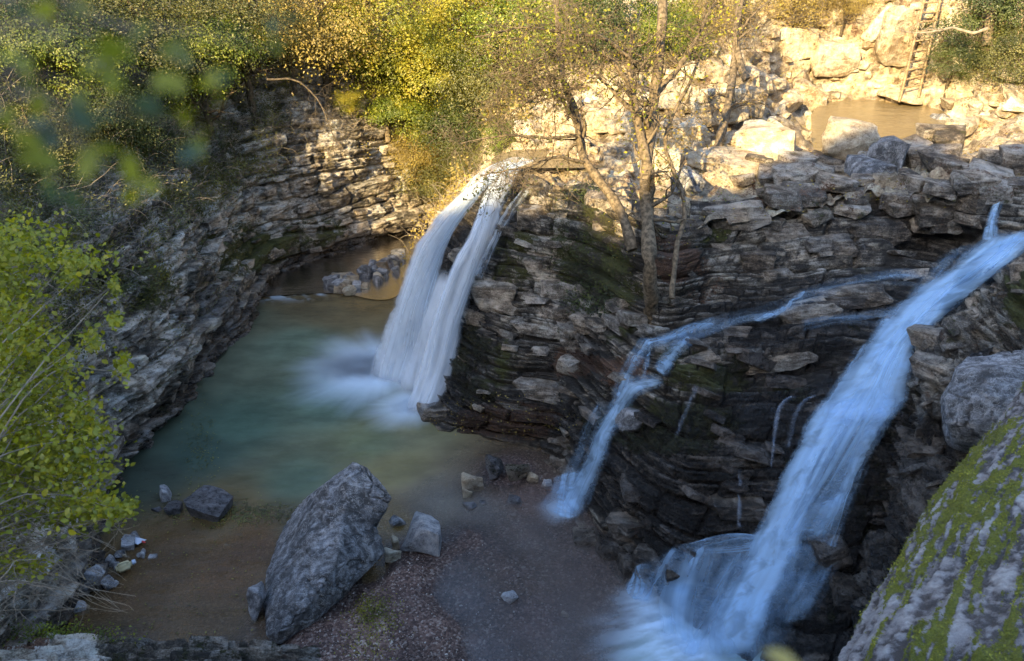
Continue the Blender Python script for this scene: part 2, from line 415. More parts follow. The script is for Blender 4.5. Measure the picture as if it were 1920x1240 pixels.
d, tone, e = bedding(U, 1.15 * g[..., 2] + .05 * g[..., 1] + .1 * V, g, 31, big=(.3, .8), small=(.07, .22), A=.26, step=.5, warp=.22, wide=1.3)
big = fbm(g[..., 0] * .55, g[..., 1] * .55, g[..., 2] * .7, 3, 15)
fine = fbm(g[..., 0] * 8, g[..., 1] * 8, g[..., 2] * 14, 3, 18)
px, py, _ = proj(g)
dd = d + .42 * big + .03 * fine
gL = g + n * dd[..., None]
moss = np.clip(.1 + .75 * ell(px, py, 450, 470, 90, 60) + .6 * ell(px, py, 560, 450, 120, 40, -20) + .6 * ell(px, py, 250, 540, 100, 60) + .35 * big
       + .3 * ell(px, py, 280, 800, 90, 120), 0, 1)
wet = np.clip(.05 + .95 * (1 - sstep(.1, .9, gL[..., 2])) + .8 * ell(px, py, 400, 590, 60, 90), 0, .95)
lit = np.clip(.12 + .2 * ell(px, py, 600, 300, 120, 80), 0, 1)
mask = np.stack([moss, wet, lit, np.clip(tone * .95 + .08, 0, 1)], -1)
cl = link('gorge_wall', mk_mesh('gorge_wall', gL.reshape(-1, 3), gridF(*gL.shape[:2]), mask=mask.reshape(-1, 4)), M_left)
tag(cl, kind='structure'); register(gL, 3); gridL, nL = gL, n

# --- steep wooded slope above the left and back walls ------------------
ctrl = []
for zz_, of_ in ((4.6, 2.4), (6.0, 4.2), (8.3, 6.0), (11.5, 10), (14, 17), (16, 30)):
    ctrl.append([[b_[0] + n_[0] * (of_ * (1 if c_ < 9 else .8)), b_[1] + n_[1] * (of_ * (1 if c_ < 9 else .8)),
                  zz_ * (1, 1, 1, 1, 1, 1, 1, .98, .92, 1.0, 1.2, 1.32, 1.32, 1.15, 1, 1)[c_]] for c_, (b_, n_) in enumerate(zip(base, bn))])
g = patch(ctrl, 90, 260); n = normals(g)
if (n[:, :60, 0].mean() < 0): n = -n
g = g + n * (.5 * fbm(g[..., 0] * .5, g[..., 1] * .5, g[..., 2] * .5, 4, 40))[..., None]
mask = np.zeros(g.shape[:2] + (4,)); mask[..., 0] = .45; mask[..., 2] = .55; mask[..., 3] = .3
slope = link('hillside', mk_mesh('hillside', g.reshape(-1, 3), gridF(*g.shape[:2]), mask=mask.reshape(-1, 4)), M_left)
tag(slope, kind='structure'); register(g, 1); gridS, nS = g, n

# --- upper terrace, far bank and slope beyond ---------------------------
TB = [
 [(-3.6,23.5,-.3),(-3.4,26,-.3),(-3.0,28.5,.0),(-2.4,30.5,2.2),(-2,32.5,4.5),(-1.5,36,9),(-1,44,22)],
 [(-1.2,22.5,3.3),(-1.2,24.5,3.2),(-1.0,27,3.6),(-.7,29.0,4.8),(-.5,31.5,6.4),(0,35,10),(0,44,24)],
 [(.9,19.8,4.55),(.9,21.2,4.55),(.9,23.6,5.1),(1.2,26,6.2),(1.5,29,7.6),(2,34,11),(2,44,25)],
 [(3.0,16.6,4.7),(3.2,19.0,4.9),(3.4,21.5,5.2),(3.8,24.2,6.3),(4.2,27,7.7),(5,33,12),(5,44,26)],
 [(5.5,16.4,5.1),(5.8,18.8,5.2),(6.2,21.8,5.5),(6.6,25,6.5),(7,28,8.0),(8,33,13),(8,44,28)],
 [(7.6,17.0,5.3),(8.2,19.0,5.3),(9.0,21.6,4.7),(9.6,27.6,5.0),(10.2,29.5,7.2),(11,33,13),(11,44,28)],
 [(9.6,16.2,5.6),(10.6,18.8,5.7),(12.0,22,4.5),(13.0,27.5,4.9),(13.6,29.2,8.0),(14,32,14),(15,44,30)],
 [(12.0,15.6,6.0),(13.6,19,6.3),(14.6,22.0,5.9),(16,26.0,6.6),(17,28,9.5),(18,31,15),(20,44,30)],
 [(15.5,13.0,7.2),(18,17,8.2),(20,21,9),(22,25,11),(23,28,14),(25,33,20),(28,44,32)],
]
ctrl = [[TB[c][r] for c in range(9)] for r in range(7)]
g = patch(ctrl, 300, 330); n = normals(g)
if n[..., 2].mean() < 0: n = -n
U, V = arc(g)
d, tone, e = bedding(U, V, g, 77, A=.3, step=.35, warp=.4)
poolm = ell(g[..., 0], g[..., 1], 11.2, 24.4, 3.2, 3.6)
dd = (d * .8 + .30 * fbm(g[..., 0] * .9, g[..., 1] * .9, g[..., 2], 4, 60)) * (1 - .8 * poolm) - .15 * poolm
g = g + n * dd[..., None]
mask = np.zeros(g.shape[:2] + (4,)); mask[..., 0] = .15 + .3 * sstep(9, 13, g[..., 2]); 
mask[..., 2] = .35 + .25 * fbm(g[..., 0] * .6, g[..., 1] * .6, g[..., 2], 3, 61) + .3 * sstep(8, 12, g[..., 2]); mask[..., 3] = tone
mask[..., 1] = .15 * (g[..., 1] < 18)
ter = link('upper_terrace', mk_mesh('upper_terrace', g.reshape(-1, 3), gridF(*g.shape[:2]), mask=mask.reshape(-1, 4)), M_bank)
tag(ter, kind='structure'); register(g, 2); gridT, nT = g, n

# --- right bank beside the cascade --------------------------------------
RB = [
 [(1560,1330,-.5),(1700,1180,.2),(1900,1100,1.5)],
 [(1640,1130,1.2),(1760,1050,1.6),(1930,1000,2.3)],
 [(1712,900,2.3),(1800,860,2.9),(1980,820,3.8)],
 [(1735,760,3.3),(1830,720,3.8),(2000,700,4.6)],
 [(1760,650,3.9),(1850,600,4.5),(2020,560,5.4)],
 [(1835,560,4.55),(1900,500,5.1),(2050,440,6.0)],
 [(1925,470,5.1),(1990,430,5.5),(2120,380,6.6)],
]
ctrl = [[P(*RB[r][0]) + np.array([-.1, .5, -.9])] + [P(*q) for q in RB[r]] + [P(*RB[r][2]) + np.array([2.5, -.3, 1.6])] for r in range(7)]
g = patch(ctrl, 260, 180); n = normals(g)
if n[..., 2].mean() < 0: n = -n
U, V = arc(g)
d, tone, e = bedding(U + .3 * V, 1.2 * g[..., 2] + .1 * V, g, 91, A=.30, step=.4, warp=.3)
px, py, _ = proj(g)
g = g + n * (d + .22 * fbm(g[..., 0] * 1.1, g[..., 1] * 1.1, g[..., 2] * 1.1, 4, 90))[..., None]
mask = np.stack([np.clip(.2 + .8 * ell(px, py, 1915, 560, 40, 60) + .4 * ell(px, py, 1800, 520, 60, 40), 0, 1),
                 np.clip(.1 + .9 * sstep(720, 820, py) + .3 * ell(px, py, 1760, 620, 60, 120), 0, .95), .3 + 0 * px, tone * .8 + .1], -1)
rb = link('cascade_bank', mk_mesh('cascade_bank', g.reshape(-1, 3), gridF(*g.shape[:2]), mask=mask.reshape(-1, 4)), M_cliff)
tag(rb, kind='structure'); register(g, 2)

# --- near mossy rock slope ------------------------------------------------
edge = [(1985,650,8.9),(1905,765,8.2),(1830,862,7.5),(1765,955,6.9),(1685,1085,6.2),(1600,1240,5.4),(1500,1440,4.8)]
ctrl = []
for (a, b, t) in edge:
    p = P(a, b, t=t)
    ctrl.append([p + np.array([.5, .9, -3.0]), p + np.array([.12, .35, -.6]), p, p + np.array([.62, -.30, .42]) * .9, p + np.array([1.5, -.75, .85]), p + np.array([3.2, -1.3, 1.5])])
g = patch(ctrl, 420, 330); n = normals(g)
if n[..., 2].mean() < 0: n = -n
X, Y, Z = g[..., 0], g[..., 1], g[..., 2]
U, V = arc(g); AL = V * 1.0; AC = U
q1 = fbm(AC * 1.6, AL * .9, 0 * AC, 3, 70); 
vor = fbm(AC * 11 + .5 * q1, AL * 2.4 + AC * 1.2, 0 * AC, 5, 71, .6)
fl = np.round(vor * 7 + .5 * fbm(AC * 22, AL * 7, 0 * AC, 3, 75)) / 7
rdg = 1 - np.clip(np.abs(fbm(AC * 6 - AL * 1.5, AL * 2.6, 0 * AC, 4, 76, .6)) * 5, 0, 1)
fin = fbm(AC * 30, AL * 16, 0 * AC, 4, 73, .6)
px, py, _ = proj(g)
ed_ = (px - (1600 + (1240 - py) * .62)) / 300
mb = sstep(-.10, .14, .8 * fbm(AC * 19 - AL * 1.0, AL * 1.5, 0 * AC, 5, 79, .68) + .5 * fbm(AC * 2.5, AL * .8, 0 * AC, 3, 78) + np.clip(ed_, 0, .8) * .46 - .12 + .22 * ell(px, py, 1780, 900, 60, 100, 30))
g = g + n * (.032 * fl + .014 * vor - .016 * rdg + .008 * fin + .014 * mb * (1 + fin))[..., None]
mask = np.stack([np.clip(mb * 1.0 + .04, 0, 1), 0 * px, .12 + 0 * px, np.clip(.62 + .8 * fl - .9 * rdg, 0, 1)], -1)
nw = link('mossy_slope', mk_mesh('mossy_slope', g.reshape(-1, 3), gridF(*g.shape[:2]), mask=mask.reshape(-1, 4)), M_wall)
tag(nw, kind='structure'); register(g, 3); gridW, nW, mossW = g, n, mb

# --- bank the viewer stands on, and an unseen ridge behind, its crest shaped to cast shade over the gorge -----
ctrl = []
for x_ in (-30, -20, -12, -6, -3, 0, 2.2, 5, 9, 15, 25):
    k = max(0, (abs(x_ + 1) - 7) / 4)
    ctrl.append([(x_, 6.6, -.6), (x_, 4.6, .8), (x_, 2.6, 5.0 + .3 * k), (x_, 1.0, 9.2 + .5 * k), (x_, -3, 9.5 + .6 * k), (x_, -12, 13 + k), (x_, -20, 18 + k)])
ctrl = [[ctrl[c][r] for c in range(11)] for r in range(7)]
g = patch(ctrl, 120, 200); g[..., 2] += .35 * fbm(g[..., 0] * .6, g[..., 1] * .6, g[..., 2] * .6, 4, 101) * (g[..., 1] < 4.4)
mask = np.zeros(g.shape[:2] + (4,)); mask[..., 0] = .5; mask[..., 2] = .5; mask[..., 3] = .4
nb = link('near_bank', mk_mesh('near_bank', g.reshape(-1, 3), gridF(*g.shape[:2]), mask=mask.reshape(-1, 4)), M_left)
tag(nb, kind='structure')
L = 62
edgepts = [P(540, 290, z=3.0), P(720, 425, y=28.4), P(900, 350, z=4.6), P(1000, 330, z=4.8), P(1250, 350, z=5.2), P(1400, 352, z=5.4), P(1510, 332, z=5.6),
           P(1600, 272, z=6.1), P(1680, 236, z=5.02), P(1765, 206, z=5.2), P(1900, 195, z=6.4)]
rid = [p + SUN * ((p[1] + 30) / -SUN[1]) for p in edgepts]
rid.sort(key=lambda p: p[0])
rid = [rid[0] + np.array([-60, 0, 12]), rid[0] + np.array([-14, 0, 7])] + rid + [rid[-1] + np.array([15, 0, 5]), rid[-1] + np.array([70, 0, 8])]
ridp = cr(np.array(rid), 260); ridp[:, 2] -= 1.0 + 1.2 * sstep(-27, -23, ridp[:, 0])
ridp[:, 2] += .22 * fbm(ridp[:, 0] * .9, 0 * ridp[:, 0], 0 * ridp[:, 0], 4, 33) * .8
ctrl = []
rows = []
for f_, zf, yo in ((0, 0, 18), (.3, .45, 12), (.6, .75, 7), (.85, .93, 2.5), (1, 1, 0), (1, .8, -14), (1, 0, -40)):
    q = ridp.copy(); q[:, 1] = -30 + yo; q[:, 2] = ridp[:, 2] * zf + (1 - zf) * 8; rows.append(q)
g = np.array(rows)
mask = np.zeros(g.shape[:2] + (4,)); mask[..., 0] = .6; mask[..., 2] = .4; mask[..., 3] = .4
rd = link('shade_ridge', mk_mesh('shade_ridge', g.reshape(-1, 3), gridF(*g.shape[:2]), mask=mask.reshape(-1, 4)), M_left)
tag(rd, kind='structure')

# --- stream bed: depth and water colour from control points ----------
BEDP = [ # px, py, bed height, water colour (r,g,b): sediment; blue puddle points paint in sky reflection
 (560,640,-1.6,(.085,.125,.115)),(620,760,-1.8,(.060,.105,.100)),(450,800,-1.5,(.045,.085,.080)),(700,830,-1.1,(.090,.115,.075)),(780,800,-1.0,(.12,.125,.085)),
 (740,880,-.7,(.14,.13,.065)),(560,900,-1.0,(.060,.095,.080)),(380,850,-1.3,(.035,.065,.065)),(280,900,-.9,(.035,.050,.048)),(460,600,-1.2,(.075,.085,.070)),
 (620,590,-.7,(.095,.085,.06)),(680,560,-.5,(.12,.09,.05)),(560,560,-.6,(.09,.075,.05)),(700,520,-.3,(.20,.13,.065)),(640,500,-.3,(.15,.09,.04)),(740,450,-.3,(.22,.14,.06)),
 (560,530,-.25,(.10,.06,.03)),(420,960,-.55,(.07,.065,.045)),(330,1020,-.35,(.06,.045,.03)),(420,1080,-.35,(.065,.045,.03)),(250,1120,-.35,(.06,.045,.032)),(380,1170,-.3,(.07,.055,.038)),
 (480,1020,-.25,(.075,.05,.03)),(480,1200,-.05,(.09,.075,.045)),(200,1190,-.1,(.06,.05,.035)),(830,940,-.35,(.13,.12,.12)),(900,960,-.18,(.13,.12,.135)),(1000,930,-.12,(.15,.10,.10)),
 (950,890,.05,(.14,.10,.07)),(1000,1010,-.10,(.12,.10,.11)),(920,1030,-.015,(.11,.08,.075)),(880,1010,.02,(.1,.08,.07)),(960,1080,-.01,(.10,.08,.07)),(1080,1080,-.12,(.12,.095,.105)),(1130,1160,-.18,(.13,.11,.13)),
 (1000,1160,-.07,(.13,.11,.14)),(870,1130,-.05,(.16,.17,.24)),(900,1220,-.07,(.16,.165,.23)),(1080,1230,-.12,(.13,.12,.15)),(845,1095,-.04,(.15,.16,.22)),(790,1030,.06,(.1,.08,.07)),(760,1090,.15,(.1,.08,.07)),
 (700,1150,.22,(.1,.08,.07)),(800,1180,.10,(.1,.08,.07)),(850,1235,.06,(.1,.08,.07)),(640,1200,.2,(.1,.08,.07)),(600,1240,.2,(.1,.08,.07)),(700,1070,-.05,(.30,.20,.06)),(740,980,-.10,(.30,.20,.07)),(800,960,-.2,(.15,.13,.12)),
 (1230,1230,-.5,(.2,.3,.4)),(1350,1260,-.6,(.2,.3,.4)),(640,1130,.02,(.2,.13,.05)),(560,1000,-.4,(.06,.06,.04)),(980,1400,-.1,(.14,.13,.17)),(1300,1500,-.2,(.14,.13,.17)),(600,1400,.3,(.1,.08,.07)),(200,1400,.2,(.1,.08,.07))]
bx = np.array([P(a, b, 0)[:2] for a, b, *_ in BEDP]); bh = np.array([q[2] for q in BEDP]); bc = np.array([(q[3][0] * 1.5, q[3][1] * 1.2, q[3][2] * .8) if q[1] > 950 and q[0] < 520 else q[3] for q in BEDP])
def bed(X, Y):
    d2 = (X[..., None] - bx[:, 0]) ** 2 + (Y[..., None] - bx[:, 1]) ** 2
    wgt = 1 / (d2 + .03) ** 1.7; wgt = wgt / wgt.sum(-1, keepdims=True)
    return (wgt * bh).sum(-1), wgt @ bc
gx, gy = np.meshgrid(np.linspace(-11.5, 9, 420), np.linspace(3.5, 31, 480))
bz, bcol = bed(gx, gy)
nz = fbm(gx * 2.2, gy * 2.2, 0 * gx, 4, 120)
am = .25 + .75 * np.maximum(sstep(.0, .08, bz), sstep(-.2, -.5, bz))
bzz = bz + am * (.045 * nz + .02 * fbm(gx * 9, gy * 9, 0 * gx, 3, 121))
bzz = np.where(bz < -.03, np.minimum(bzz, -.016), bzz); bzz = np.minimum(bzz, .30)
g = np.stack([gx, gy, bzz], -1)
T = NT('gravel ground')
pos = T.n('NewGeometry').outputs['Position']
vo = T.n('TexVoronoi'); vo.inputs['Scale'].default_value = 26; T.l(pos, vo.inputs['Vector'])
sc_ = T.n('SeparateColor'); T.l(vo.outputs['Color'], sc_.inputs[0])
c1 = T.ramp(sc_.outputs[0], [(.0, (.075, .048, .040)), (.45, (.18, .115, .092)), (.8, (.29, .21, .175)), (1, (.5, .45, .4))])
c2 = T.ramp(T.noise(pos, 1.4, 4), [(.35, (.55, .5, .5)), (.65, (1.1, 1, .95))])
c3 = T.mix(1.0, c1, c2, 'MULTIPLY')
sx = T.n('SeparateXYZ'); T.l(pos, sx.inputs[0])
damp = T.rng(sx.outputs[2], .03, .14, .55, 1.0)
cc = T.n('CombineColor'); [T.l(damp, cc.inputs[i]) for i in range(3)]
T.l(T.mix(1.0, c3, cc.outputs[0], 'MULTIPLY'), T.b.inputs['Base Color'])
T.b.inputs['Roughness'].default_value = .65
T.l(T.bump(T.math('SUBTRACT', T.noise(pos, 40, 4), vo.outputs['Distance']), .8, .03), T.b.inputs['Normal'])
bedo = link('streambed', mk_mesh('streambed', g.reshape(-1, 3), gridF(*g.shape[:2])), T.m); tag(bedo, kind='structure'); register(g, 3)

# ------------------------------------------------------------------ pool water
def near_seg(px, py, ax, ay, bx_, by_):
    dx, dy = bx_ - ax, by_ - ay; t = np.clip(((px - ax) * dx + (py - ay) * dy) / (dx * dx + dy * dy), 0, 1)
    return np.hypot(px - ax - t * dx, py - ay - t * dy), t
gx, gy = np.meshgrid(np.linspace(-11, 8.6, 560), np.linspace(3.6, 24.6, 600))
z0 = np.zeros_like(gx)
px, py, _ = proj(np.stack([gx, gy, z0], -1))
bz, bcol = bed(gx, gy)
depth = np.clip(-bz, 0, 3); stq = sstep(-.35, .45, fbm(gx * 1.6 + gy * .6, gy * 7 - gx * 2.0, 0 * gx, 4, 219, .6))
def impact(cx, cy, dirx, r0, reach, seed, pw=1.0, squash=1.0):
    """streaks thrown out over the water from where a fall lands (world metres)"""
    dx, dy = gx - cx, (gy - cy) * squash
    rr = np.hypot(dx, dy); an = np.arctan2(dy, dx)
    st = fbm(an * 5, rr * .5, 0 * rr, 4, seed, .5)
    lim = reach * (1 + .20 * st) * (1 + .45 * np.cos(an - dirx))
    return np.clip(1 - (rr - r0) / lim, 0, 1) ** pw, st
p1 = P(720, 692, 0); p2 = P(780, 760, 0)
f1, s1 = impact(p1[0], p1[1], math.pi, .3, 1.75, 201, 1.5, .9)
f2, s2 = impact(p2[0], p2[1], math.pi, .15, 1.05, 203, 1.5)
p3 = P(1050, 955, 0); f3, s3 = impact(p3[0] + .1, p3[1], math.pi, .05, .45, 205, 1.5)
p4 = P(1190, 1130, 0); f4, _ = impact(p4[0] + .2, p4[1] - .1, math.pi * .9, .1, .45, 207, 1.3)
p5 = P(1270, 1215, 0); f5, _ = impact(p5[0] + .1, p5[1], math.pi, .35, 1.0, 209, 1.5)
p6 = P(1230, 1180, 0); f6, _ = impact(p6[0] + .1, p6[1], math.pi, .2, .7, 211, 1.8)
ds, _ = near_seg(px, py, 488, 556, 600, 552)
f7 = np.exp(-(ds / 9) ** 2) * sstep(-.2, .3, fbm(px * .05, py * .12, 0 * px, 3, 213)) * .5
foam = np.clip(np.maximum.reduce([f1 * 1.25, f2, f3 * .6, f4 * .7 * (.5 + .5 * stq), f5 * (.35 + .65 * stq), f6 * (.4 + .6 * stq), f7]), 0, 1)
# floating leaf scum and ripples in colour
rip = fbm(gx * 1.2, gy * 3.5, z0, 4, 215)
zw = .012 * rip + .045 * foam + .02 * foam * fbm(gx * 5, gy * 5, z0, 3, 216)
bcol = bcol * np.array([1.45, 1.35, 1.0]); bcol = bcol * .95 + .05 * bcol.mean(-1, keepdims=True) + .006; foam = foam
attrs = {'depth': depth.ravel(), 'foam': foam.ravel(), 'water_tint': np.concatenate([bcol.reshape(-1, 3), np.ones((bcol.size // 3, 1))], 1)}  # last entry carries sediment colour and the puddle's painted sky reflection
def water_material(name, attr=True, water_tint=(.3, .2, .1), kk=1.0):
    T = NT(name)
    pos = T.n('NewGeometry').outputs['Position']
    rip = T.noise(T.mapping(pos, (1, 2.2, 1)), 3.2, 5, .6, .6)
    rip2 = T.noise(T.mapping(pos, (1.0, 1.5, 1), (0, 0, R(25))), 11, 3)
    nrm = T.bump(T.math('ADD', rip, T.math('MULTIPLY', rip2, .3)), .35, .05)
    df = T.n('BsdfDiffuse'); tp = T.n('BsdfTransparent'); gl = T.n('BsdfGlossy'); gl.inputs['Roughness'].default_value = .12
    T.l(nrm, gl.inputs['Normal'])
    if attr:
        dp = T.n('Attribute', attribute_name='depth').outputs['Fac']; fo = T.n('Attribute', attribute_name='foam').outputs['Fac']
        sd = T.n('Attribute', attribute_name='water_tint').outputs['Color']
        tur = T.math('SUBTRACT', 1, T.math('EXPONENT', T.math('MULTIPLY', dp, -3.0 * kk)))
        tur = T.math('ADD', T.math('MULTIPLY', tur, .86), .10)
        tur = T.math('MULTIPLY', tur, T.rng(dp, -.001, .02))
        var = T.rng(T.noise(T.mapping(pos, (1, 1.6, 1)), .9, 5, .6), .3, .7, .8, 1.2)
        cc = T.n('CombineColor'); [T.l(var, cc.inputs[i]) for i in range(3)]
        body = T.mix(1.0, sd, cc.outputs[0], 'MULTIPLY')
    else:
        body = T.mix(T.rng(rip, .3, .7), tuple(c * .85 for c in water_tint), tuple(c * 1.15 for c in water_tint))
    T.l(body, df.inputs[0])
    m = T.n('MixShader'); T.l(tp.outputs[0], m.inputs[1]); T.l(df.outputs[0], m.inputs[2])
    if attr: T.l(tur, m.inputs[0])
    else: m.inputs[0].default_value = .92
    fr = T.n('Fresnel'); fr.inputs[0].default_value = 1.33; T.l(nrm, fr.inputs['Normal'])
    m2 = T.n('MixShader'); T.l(fr.outputs[0], m2.inputs[0]); T.l(m.outputs[0], m2.inputs[1]); T.l(gl.outputs[0], m2.inputs[2])
    last = m2
    if attr:
        # nothing of the sheet where it has no depth
        fd = T.n('BsdfDiffuse'); fd.inputs[0].default_value = (.64, .80, .95, 1)
        m3 = T.n('MixShader'); T.l(T.math('POWER', fo, 1.1), m3.inputs[0]); T.l(m2.outputs[0], m3.inputs[1]); T.l(fd.outputs[0], m3.inputs[2]); last = m3
    T.l(last.outputs[0], T.out.inputs[0])
    return T.m
M_water = water_material('pool water')
V_ = np.stack([gx, gy, zw], -1)
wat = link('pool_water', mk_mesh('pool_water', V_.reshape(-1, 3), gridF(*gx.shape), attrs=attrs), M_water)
tag(wat, kind='structure')
# brown pool behind the fall, a hand's breadth higher
def flat_water(name, pts, z, mat, n_=40):
    pts = np.array(pts); c = pts.mean(0)
    ring = cr(np.concatenate([pts, pts[:1]]), 60)[:-1]
    V = []; 
    for k in range(n_ + 1):
        f = k / n_; V.append(np.concatenate([c + (ring - c) * f, np.zeros((59, 1)) + z], 1))
    V = np.array(V); V[..., 2] += .012 * fbm(V[..., 0] * 1.5, V[..., 1] * 3, 0 * V[..., 0], 3, 230)
    F = []
    for k in range(n_):
        for j in range(59):
            a = k * 59 + j; b = k * 59 + (j + 1) % 59; F.append((a, b, b + 59, a + 59))
    o = link(name, mk_mesh(name, V.reshape(-1, 3), F), mat); tag(o, kind='structure'); return o
M_brown = water_material('brown stream water', False, (.17, .105, .045))
M_brown2 = water_material('sunlit brown pool water', False, (.24, .185, .10))
flat_water('back_pool_water', [P(a, b, .05)[:2] for a, b in ((485, 556), (600, 550), (650, 552), (735, 560), (800, 500), (900, 420), (860, 390), (700, 425), (590, 455), (500, 510))], .05, M_brown)
flat_water('upper_pool_water', [P(a, b, 5.02)[:2] for a, b in ((1520, 215), (1545, 195), (1620, 186), (1700, 190), (1760, 205), (1785, 228), (1745, 256), (1680, 295), (1600, 320), (1530, 290))], 5.02, M_brown2)
flat_water('upper_stream_water', [(8.6, 21.2), (6, 20.6), (3, 20.4), (.6, 20.4), (-.4, 20.3), (-.4, 21.6), (1, 22.4), (4, 22.6), (8, 23.4)], 4.93, M_brown2)

# ------------------------------------------------------------------ ray casts on the terrain
bv = []
for V0, F0 in TERR:
    bv.append(BVHTree.FromPolygons([tuple(v) for v in V0], [tuple(int(i) for i in f) for f in F0]))
def hit(px, py, dflt=20.0):
    o = Vector((0, 0, H)); d = Vector(P(px, py, t=1.0)) - o; L = d.length; d.normalize()
    best = None
    for b in bv:
        h = b.ray_cast(o, d)
        if h[0] is not None and (best is None or h[3] < best[0]): best = (h[3], h[0], h[1])
    if best is None: return dflt, np.array(P(px, py, t=dflt)), np.array([0, -1, 0])
    nn = best[2]
    if nn.dot(d) > 0: nn = -nn
    return best[0] / L, np.array(best[1]), np.array(nn)

# ------------------------------------------------------------------ stones
def hull_mesh(name, pts, mat, smooth=False, sub=0, amp=.0, seed=0):
    bm = bmesh.new()
    for p in pts: bm.verts.new(p)
    r_ = bmesh.ops.convex_hull(bm, input=bm.verts)
    bmesh.ops.delete(bm, geom=[v for v in bm.verts if not v.link_faces], context='VERTS')
    if sub:
        bmesh.ops.bevel(bm, geom=list(bm.edges), offset=.05, segments=1, affect='EDGES', clamp_overlap=True)
        bmesh.ops.triangulate(bm, faces=bm.faces)
        bmesh.ops.subdivide_edges(bm, edges=bm.edges, cuts=sub, use_grid_fill=True)
        co = np.array([v.co for v in bm.verts]); nn = co / (np.linalg.norm(co, axis=1)[:, None] + 1e-6)
        q = fbm(co[:, 0] * 2.2, co[:, 1] * 2.2, co[:, 2] * 3, 4, seed)
        q2 = np.round(fbm(co[:, 0] * 1.3, co[:, 1] * 1.3, co[:, 2] * 4.5, 3, seed + 4) * 6) / 6
        co = co + nn * (amp * (q + .9 * q2))[:, None]
        for v, c in zip(bm.verts, co): v.co = c
    bmesh.ops.recalc_face_normals(bm, faces=bm.faces)
    me = bpy.data.meshes.new(name); bm.to_mesh(me); bm.free(); me.materials.append(mat)
    if smooth: me.polygons.foreach_set('use_smooth', np.full(len(me.polygons), True))
    return me
def blocky(seed, k=15, sq=.85):
    r = np.random.default_rng(seed); pts = []
    for sx in (-1, 1):
        for sy in (-1, 1):
            for sz in (-1, 1):
                pts.append((sx * r.uniform(.45, 1), sy * r.uniform(.5, 1), sz * r.uniform(.5, .9)))
                pts.append((sx * r.uniform(.1, .9), sy * r.uniform(.55, 1.0), sz * r.uniform(.55, 1)))
    return np.array(pts[:k + 1]) * .5
def roundy(seed, k=22):
    r = np.random.default_rng(seed); p = r.normal(size=(k, 3)); p /= np.linalg.norm(p, axis=1)[:, None]
    p = np.sign(p) * np.abs(p) ** .72; return p * .5 * r.uniform(.85, 1.08, (k, 1))
SLABS = [hull_mesh('stone', blocky(100 + i), M_stone) for i in range(14)]
BOULD = [hull_mesh('boulder', roundy(200 + i, 12) if i % 4 == 1 else blocky(230 + i, 12), M_bould, sub=2, amp=.085, seed=i) for i in range(12)]
GREYB = [hull_mesh('boulder', roundy(300 + i, 14) if i % 2 else blocky(330 + i), M_slab, sub=2, amp=.085, seed=40 + i) for i in range(8)]

FLATS = [hull_mesh('rock', blocky(360 + i), M_stone, sub=2, amp=.07, seed=80 + i) for i in range(10)]

def frame_on(grid, nrm, i, j):
    i = min(max(i, 1), grid.shape[0] - 2); j = min(max(j, 1), grid.shape[1] - 2)
    u = grid[i, min(j + 6, grid.shape[1] - 1)] - grid[i, max(j - 6, 0)]; u[2] *= .5; u /= np.linalg.norm(u)
    nn = nrm[i, j]; nn = np.array([nn[0], nn[1], nn[2] * .25]); nn -= u * nn.dot(u); nn /= np.linalg.norm(nn)
    w_ = np.cross(u, nn); 
    if w_[2] < 0: w_ = -w_
    return u, nn, w_
def stones_on(parent, grid, nrm, count, region, size, seed, colf, mat_list=SLABS):
    r = np.random.default_rng(seed); k = 0; tries = 0
    N, M = grid.shape[:2]
    while k < count and tries < count * 30:
        tries += 1
        i, j = int(r.integers(4, N - 4)), int(r.integers(4, M - 4))
        p = grid[i, j]; x, y, t = proj(p)
        if not region(float(x), float(y), p): continue
        u, nn, w_ = frame_on(grid, nrm, i, j)
        wd = r.uniform(*size) * (1 if r.random() < .85 else 1.5); hh = wd * r.uniform(.20, .42); dp = r.uniform(.3, .55) * wd + .15
        o = link('stone', SLABS[int(r.integers(len(SLABS)))] if mat_list is SLABS else mat_list[int(r.integers(len(mat_list)))], None, parent)
        m = Matrix((tuple(u * (1 if r.random() < .5 else -1)), tuple(nn), tuple(w_))).transposed().to_4x4()
        m = m @ Matrix.Rotation(r.normal() * .10, 4, 'Y') @ Matrix.Rotation(r.normal() * .15, 4, 'Z') @ Matrix.Rotation(r.normal() * .07, 4, 'X')
        m = m @ Matrix.Diagonal((wd, dp, hh, 1)); m.translation = Vector(p + nn * (-.27 * dp + .04))
        o.matrix_world = m; o.color = colf(float(x), float(y), p, r)
        k += 1
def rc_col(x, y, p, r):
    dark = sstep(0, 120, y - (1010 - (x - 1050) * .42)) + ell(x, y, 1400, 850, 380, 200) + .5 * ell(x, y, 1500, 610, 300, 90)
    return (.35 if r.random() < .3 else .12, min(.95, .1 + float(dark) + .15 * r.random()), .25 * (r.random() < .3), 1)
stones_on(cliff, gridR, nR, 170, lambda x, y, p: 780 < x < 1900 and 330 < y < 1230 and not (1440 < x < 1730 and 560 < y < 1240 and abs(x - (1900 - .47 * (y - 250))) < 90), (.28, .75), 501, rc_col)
stones_on(cl, gridL, nL, 290, lambda x, y, p: -60 < x < 900 and 300 < y < 1100, (.22, .8), 502,
          lambda x, y, p, r: (.3 * (r.random() < .4), float(np.clip(.9 - p[2] * 1.3, 0, .9)), .1, 1))
stones_on(rb, np.array(TERR[4][0]).reshape(130, 90, 3), normals(np.array(TERR[4][0]).reshape(130, 90, 3)) * np.array([1, 1, 1.]), 60,
          lambda x, y, p: 1700 < x < 1960 and 440 < y < 1150, (.2, .5), 503, lambda x, y, p, r: (.3, .3 + .5 * (y > 780), .1, 1))

